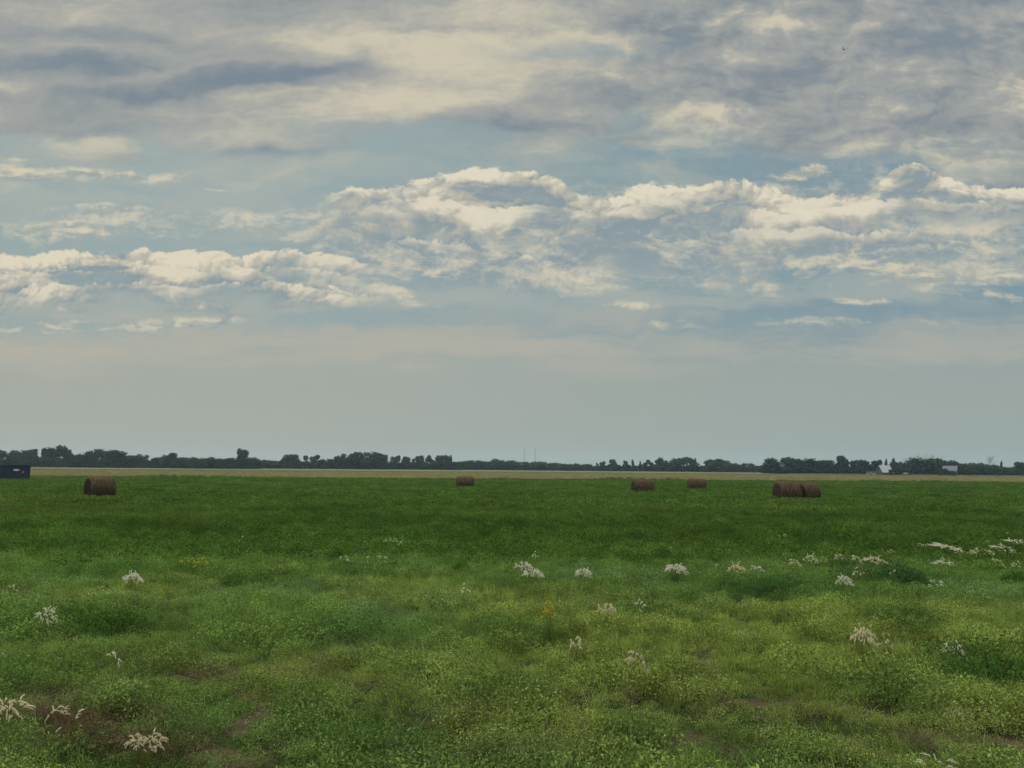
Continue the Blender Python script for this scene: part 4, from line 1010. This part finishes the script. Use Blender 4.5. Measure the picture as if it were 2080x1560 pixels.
FOX = [
 (265, 1176, 36, 36, 'dense cream foxtail clump standing alone, left of the yellow-flecked weeds'),
 (80, 1250, 32, 14, 'small cream foxtail clump near the left edge, below and left of the dense lone clump'),
 (14, 1196, 24, 4, 'few loose foxtail heads at the left edge, above the small cream clump'),
 (225, 1335, 34, 4, 'few pale foxtail heads just above the bare brown patch at left'),
 (492, 1098, 14, 4, 'tiny foxtail tuft in the dark green crop left of centre'),
 (632, 1124, 12, 4, 'tiny foxtail tuft right of the one in the dark crop, left of the two-toned sprig'),
 (693, 1132, 26, 6, 'thin foxtail sprig left of the broad clump at left centre'),
 (735, 1104, 16, 6, 'small foxtail tuft just left of the broad clump at left centre'),
 (797, 1103, 50, 36, 'broad dense foxtail clump at left centre, highest of its neighbours'),
 (771, 1131, 24, 8, 'small foxtail tuft just below the broad clump at left centre'),
 (742, 1139, 14, 4, 'faint foxtail wisp below left of the broad clump at left centre'),
 (940, 1203, 26, 8, 'small foxtail tuft left of the yellow weed and below the round dark bush'),
 (1062, 1149, 38, 24, 'cream foxtail clump in the middle, upper left of a close pair'),
 (1081, 1165, 46, 24, 'cream foxtail clump in the middle, lower right of a close pair'),
 (1083, 1130, 15, 8, 'little foxtail tuft above the close pair in the middle'),
 (1180, 1140, 14, 4, 'short curl of foxtail on the small dark bush right of the middle pair'),
 (1184, 1169, 38, 36, 'round upright foxtail clump with a dark base, right of the middle pair'),
 (1372, 1159, 46, 36, 'domed cream foxtail clump standing alone, below the lone bales right of centre'),
 (1358, 1117, 9, 4, 'single white foxtail fleck above the domed lone clump'),
 (1225, 1239, 42, 24, 'loose pale foxtail clump right of the yellow weed'),
 (1297, 1236, 18, 4, 'faint foxtail sprig right of the loose pale clump near the yellow weed'),
 (1158, 1311, 32, 8, 'small foxtail tuft below the yellow weed'),
 (1278, 1341, 46, 14, 'spread foxtail tuft lowest of those near the middle'),
 (1452, 1157, 15, 4, 'small foxtail wisp between the domed lone clump and the right-hand row'),
 (1476, 1122, 9, 4, 'tiny pale foxtail fleck above the wisp left of the right-hand row'),
 (1497, 1157, 36, 24, 'rounded foxtail clump at the left end of the right-hand row'),
 (1537, 1155, 26, 14, 'second foxtail clump from the left end of the right-hand row'),
 (1592, 1091, 18, 8, 'lone foxtail tuft in the crop below the touching pair of bales'),
 (1590, 1128, 9, 4, 'tiny foxtail fleck under the lone tuft below the paired bales'),
 (1613, 1145, 28, 14, 'flat foxtail clump left of the round fluffy one in the right-hand row'),
 (1643, 1137, 27, 24, 'round fluffy foxtail clump in the right-hand row, third from its left end'),
 (1672, 1141, 14, 8, 'small foxtail tuft between the round fluffy clump and the two-tiered clump'),
 (1706, 1135, 24, 24, 'tall two-tiered foxtail clump in the right-hand row'),
 (1735, 1137, 22, 14, 'foxtail clump right of the two-tiered one in the right-hand row'),
 (1776, 1138, 44, 24, 'wide low foxtail clump at the right end of the middle row, over the dark weeds'),
 (1790, 1114, 17, 4, 'foxtail wisp above the wide low clump'),
 (1808, 1127, 24, 8, 'faint foxtail sprig up right of the wide low clump'),
 (1744, 1166, 20, 8, 'small foxtail tuft on the dark weeds, just under the right-hand row'),
 (1711, 1183, 32, 24, 'pinkish cream foxtail clump on the dark weeds below the right-hand row'),
 (1812, 1167, 8, 4, 'single pale foxtail head on the dark weeds right of the pinkish clump'),
 (1903, 1184, 26, 8, 'small curled foxtail tuft at the right end of the dark weeds'),
 (1878, 1110, 30, 14, 'foxtail clump at the left shoulder of the largest right-hand clump'),
 (1925, 1117, 66, 36, 'largest cream foxtail clump, sprawling near the right edge'),
 (1918, 1144, 42, 14, 'looser foxtail clump right below the largest sprawling one'),
 (1993, 1124, 46, 24, 'left half of the long low foxtail row by the right edge'),
 (2036, 1119, 52, 36, 'right half of the long low foxtail row by the right edge'),
 (2024, 1146, 24, 14, 'compact foxtail clump under the long low row by the right edge'),
 (2062, 1104, 46, 24, 'uppermost foxtail clump at the right edge, above the long low row'),
 (2064, 1148, 16, 8, 'small foxtail tuft at the right edge, under the long low row'),
 (2000, 1102, 18, 4, 'two faint foxtail heads above the long low row by the right edge'),
 (2046, 1086, 12, 4, 'tiny foxtail flecks highest up at the right edge'),
 (1742, 1298, 46, 24, 'loose white foxtail clump in the bright grass at right'),
 (1785, 1310, 12, 4, 'few foxtail heads just right of the loose white clump in bright grass'),
 (1810, 1303, 12, 4, 'pale foxtail sprig further right of the loose white clump in bright grass'),
 (1925, 1320, 42, 24, 'white foxtail clump left of the big dark bush at lower right'),
]
for f_ in FOX: foxtail(*f_)
NEARF = [(18, 1437, 78, 24, 'large cream foxtail clump cut by the left edge, beside the bare brown patch'), (105, 1452, 36, 8, 'drooping cream foxtail heads in the middle of the bare brown patch'),
         (138, 1468, 34, 4, 'small bent foxtail heads at the right of the drooping ones on the brown patch'), (292, 1512, 76, 24, 'large nearest foxtail clump at lower left, right of the bare brown patch'),
         (1900, 1548, 66, 8, 'large foxtail heads cut by the bottom edge at right')]
for f_ in NEARF: foxtail(*f_, hgt=0.21)
for f_ in [(1113, 1244, 28, 24, 'bright yellow flowering weed in the middle of the grass'), (376, 1139, 20, 8, 'yellowish weed tips left of the wider yellow-flecked plant'), (407, 1143, 32, 14, 'wide yellow-flecked weed above the deep green patch at left'), (512, 1226, 14, 8, 'small yellow-green weed alone left of centre')]:
    foxtail(*f_, hgt=0.46, group='yellow flowering weeds', yellow=True)

# ---------------------------------------------------------------- single dark weed bushes
BUSHL = leaf_mat('bush_leaves', rgb(0.052, 0.124, 0.030), 0.4, 0.55)
BUSHB = leaf_mat('bluish_bush_leaves', rgb(0.056, 0.124, 0.046), 0.4, 0.55)
def bush(px, py, w, h, label, mat=BUSHL, seed=0):
    p = G(px, py + h / 2, 0.05); d = math.hypot(p.x, p.y); W = w / 1502 * d; H = h / 1502 * d * 0.95
    root = empty('weed_bush', (p.x, p.y, float(terrain(p.x, p.y))), random.uniform(0, 6), label, 'weed bush', 'dark weed bushes')
    r = np.random.default_rng(seed); cl = []
    for q in range(6):                                                    # several unequal shoots, not one dome
        P, F = leaf_cloud(600, W * r.uniform(.20, .31), H * r.uniform(.6, 1.1), max(.030, W * .030), 800 + seed * 7 + q, 0.35, 2.3)
        cl.append((P + np.array([r.uniform(-.32, .32) * W, r.uniform(-.3, .3) * W, 0]), F))
    P, F = merge(*cl)
    obj('foliage', mesh_np('foliage', P, F), mat, root)
    g = Geo()
    for k in range(9):
        a = k * .7; g.tube([(0, 0, 0), (W * .16 * math.cos(a), W * .16 * math.sin(a), H * .4), (W * .3 * math.cos(a), W * .3 * math.sin(a), H * .75)], [.008, .006, .003], 4)
    g.build('stems', STEM, root)
BU = [(2010, 1338, 180, 100, 'big dark rounded weed bush at lower right'), (930, 1149, 40, 24, 'small round dark bush left of the close foxtail pair'), (1160, 1143, 44, 24, 'small dark bush behind the upright foxtail clump in the middle'),
      (1265, 1112, 130, 30, 'long dark mound of weeds above the domed lone foxtail clump'), (1530, 1192, 120, 44, 'bluish dark weed mound under the left end of the right-hand foxtail row'), (1790, 1165, 170, 52, 'widest bluish dark weed mound, below the middle of the right-hand foxtail row'),
      (655, 1268, 76, 40, 'dark leafy weed bush left of centre in the lighter grass'), (200, 1252, 150, 44, 'dark leafy weed mound right of the small foxtail clump at left'), (2062, 1175, 60, 44, 'dark weed bush at the right edge below the long foxtail row'), (520, 1175, 120, 34, 'deep green leafy mound below the wide yellow-flecked weed'), (560, 1104, 34, 16, 'tiny dark bush in the crop, right of the tiny foxtail tuft'), (790, 1146, 50, 22, 'dark tuft of weeds below the broad foxtail clump at left centre')]
for i, b_ in enumerate(BU): bush(*b_, mat=BUSHB if 'bluish' in b_[4] else BUSHL, seed=i)

# flat pale stone in the bare hollow at lower right
STONE = noise_mat('pale_stone', rgb(0.20, 0.19, 0.18), rgb(0.32, 0.31, 0.30), (9, 9, 9), bump=0.01)
p = G(1945, 1449, 0.02); g = Geo(); k = 11
for z_, s_ in ((-.04, 1.0), (.03, 1.0), (.045, .9)):
    g.v += [(p.x + s_ * (.15 + .03 * math.sin(3 * i)) * math.cos(i * 6.283 / k), p.y + s_ * .09 * math.sin(i * 6.283 / k), p.z + z_) for i in range(k)]
for r_ in range(2):
    for i in range(k): g.f.append((r_ * k + i, r_ * k + (i + 1) % k, (r_ + 1) * k + (i + 1) % k, (r_ + 1) * k + i))
g.f.append(tuple(2 * k + i for i in range(k)))
tag(g.build('flat_stone', STONE), 'flat pale stone in the small dark hollow at lower right', 'stone')

# ---------------------------------------------------------------- thin haze over the plain
hm, t, b = new_mat('haze')
pv = t.nodes.new('ShaderNodeVolumePrincipled'); pv.inputs['Color'].default_value = (0.58, 0.82, 1.0, 1); pv.inputs['Density'].default_value = 0.00015; pv.inputs['Anisotropy'].default_value = 0.2
o_ = t.nodes.new('ShaderNodeOutputMaterial'); t.links.new(pv.outputs[0], o_.inputs['Volume'])
g = Geo(); g.box(-5300, -70, -1.2, 5300, 3100, 48)
tag(g.build('haze', hm), kind='stuff')
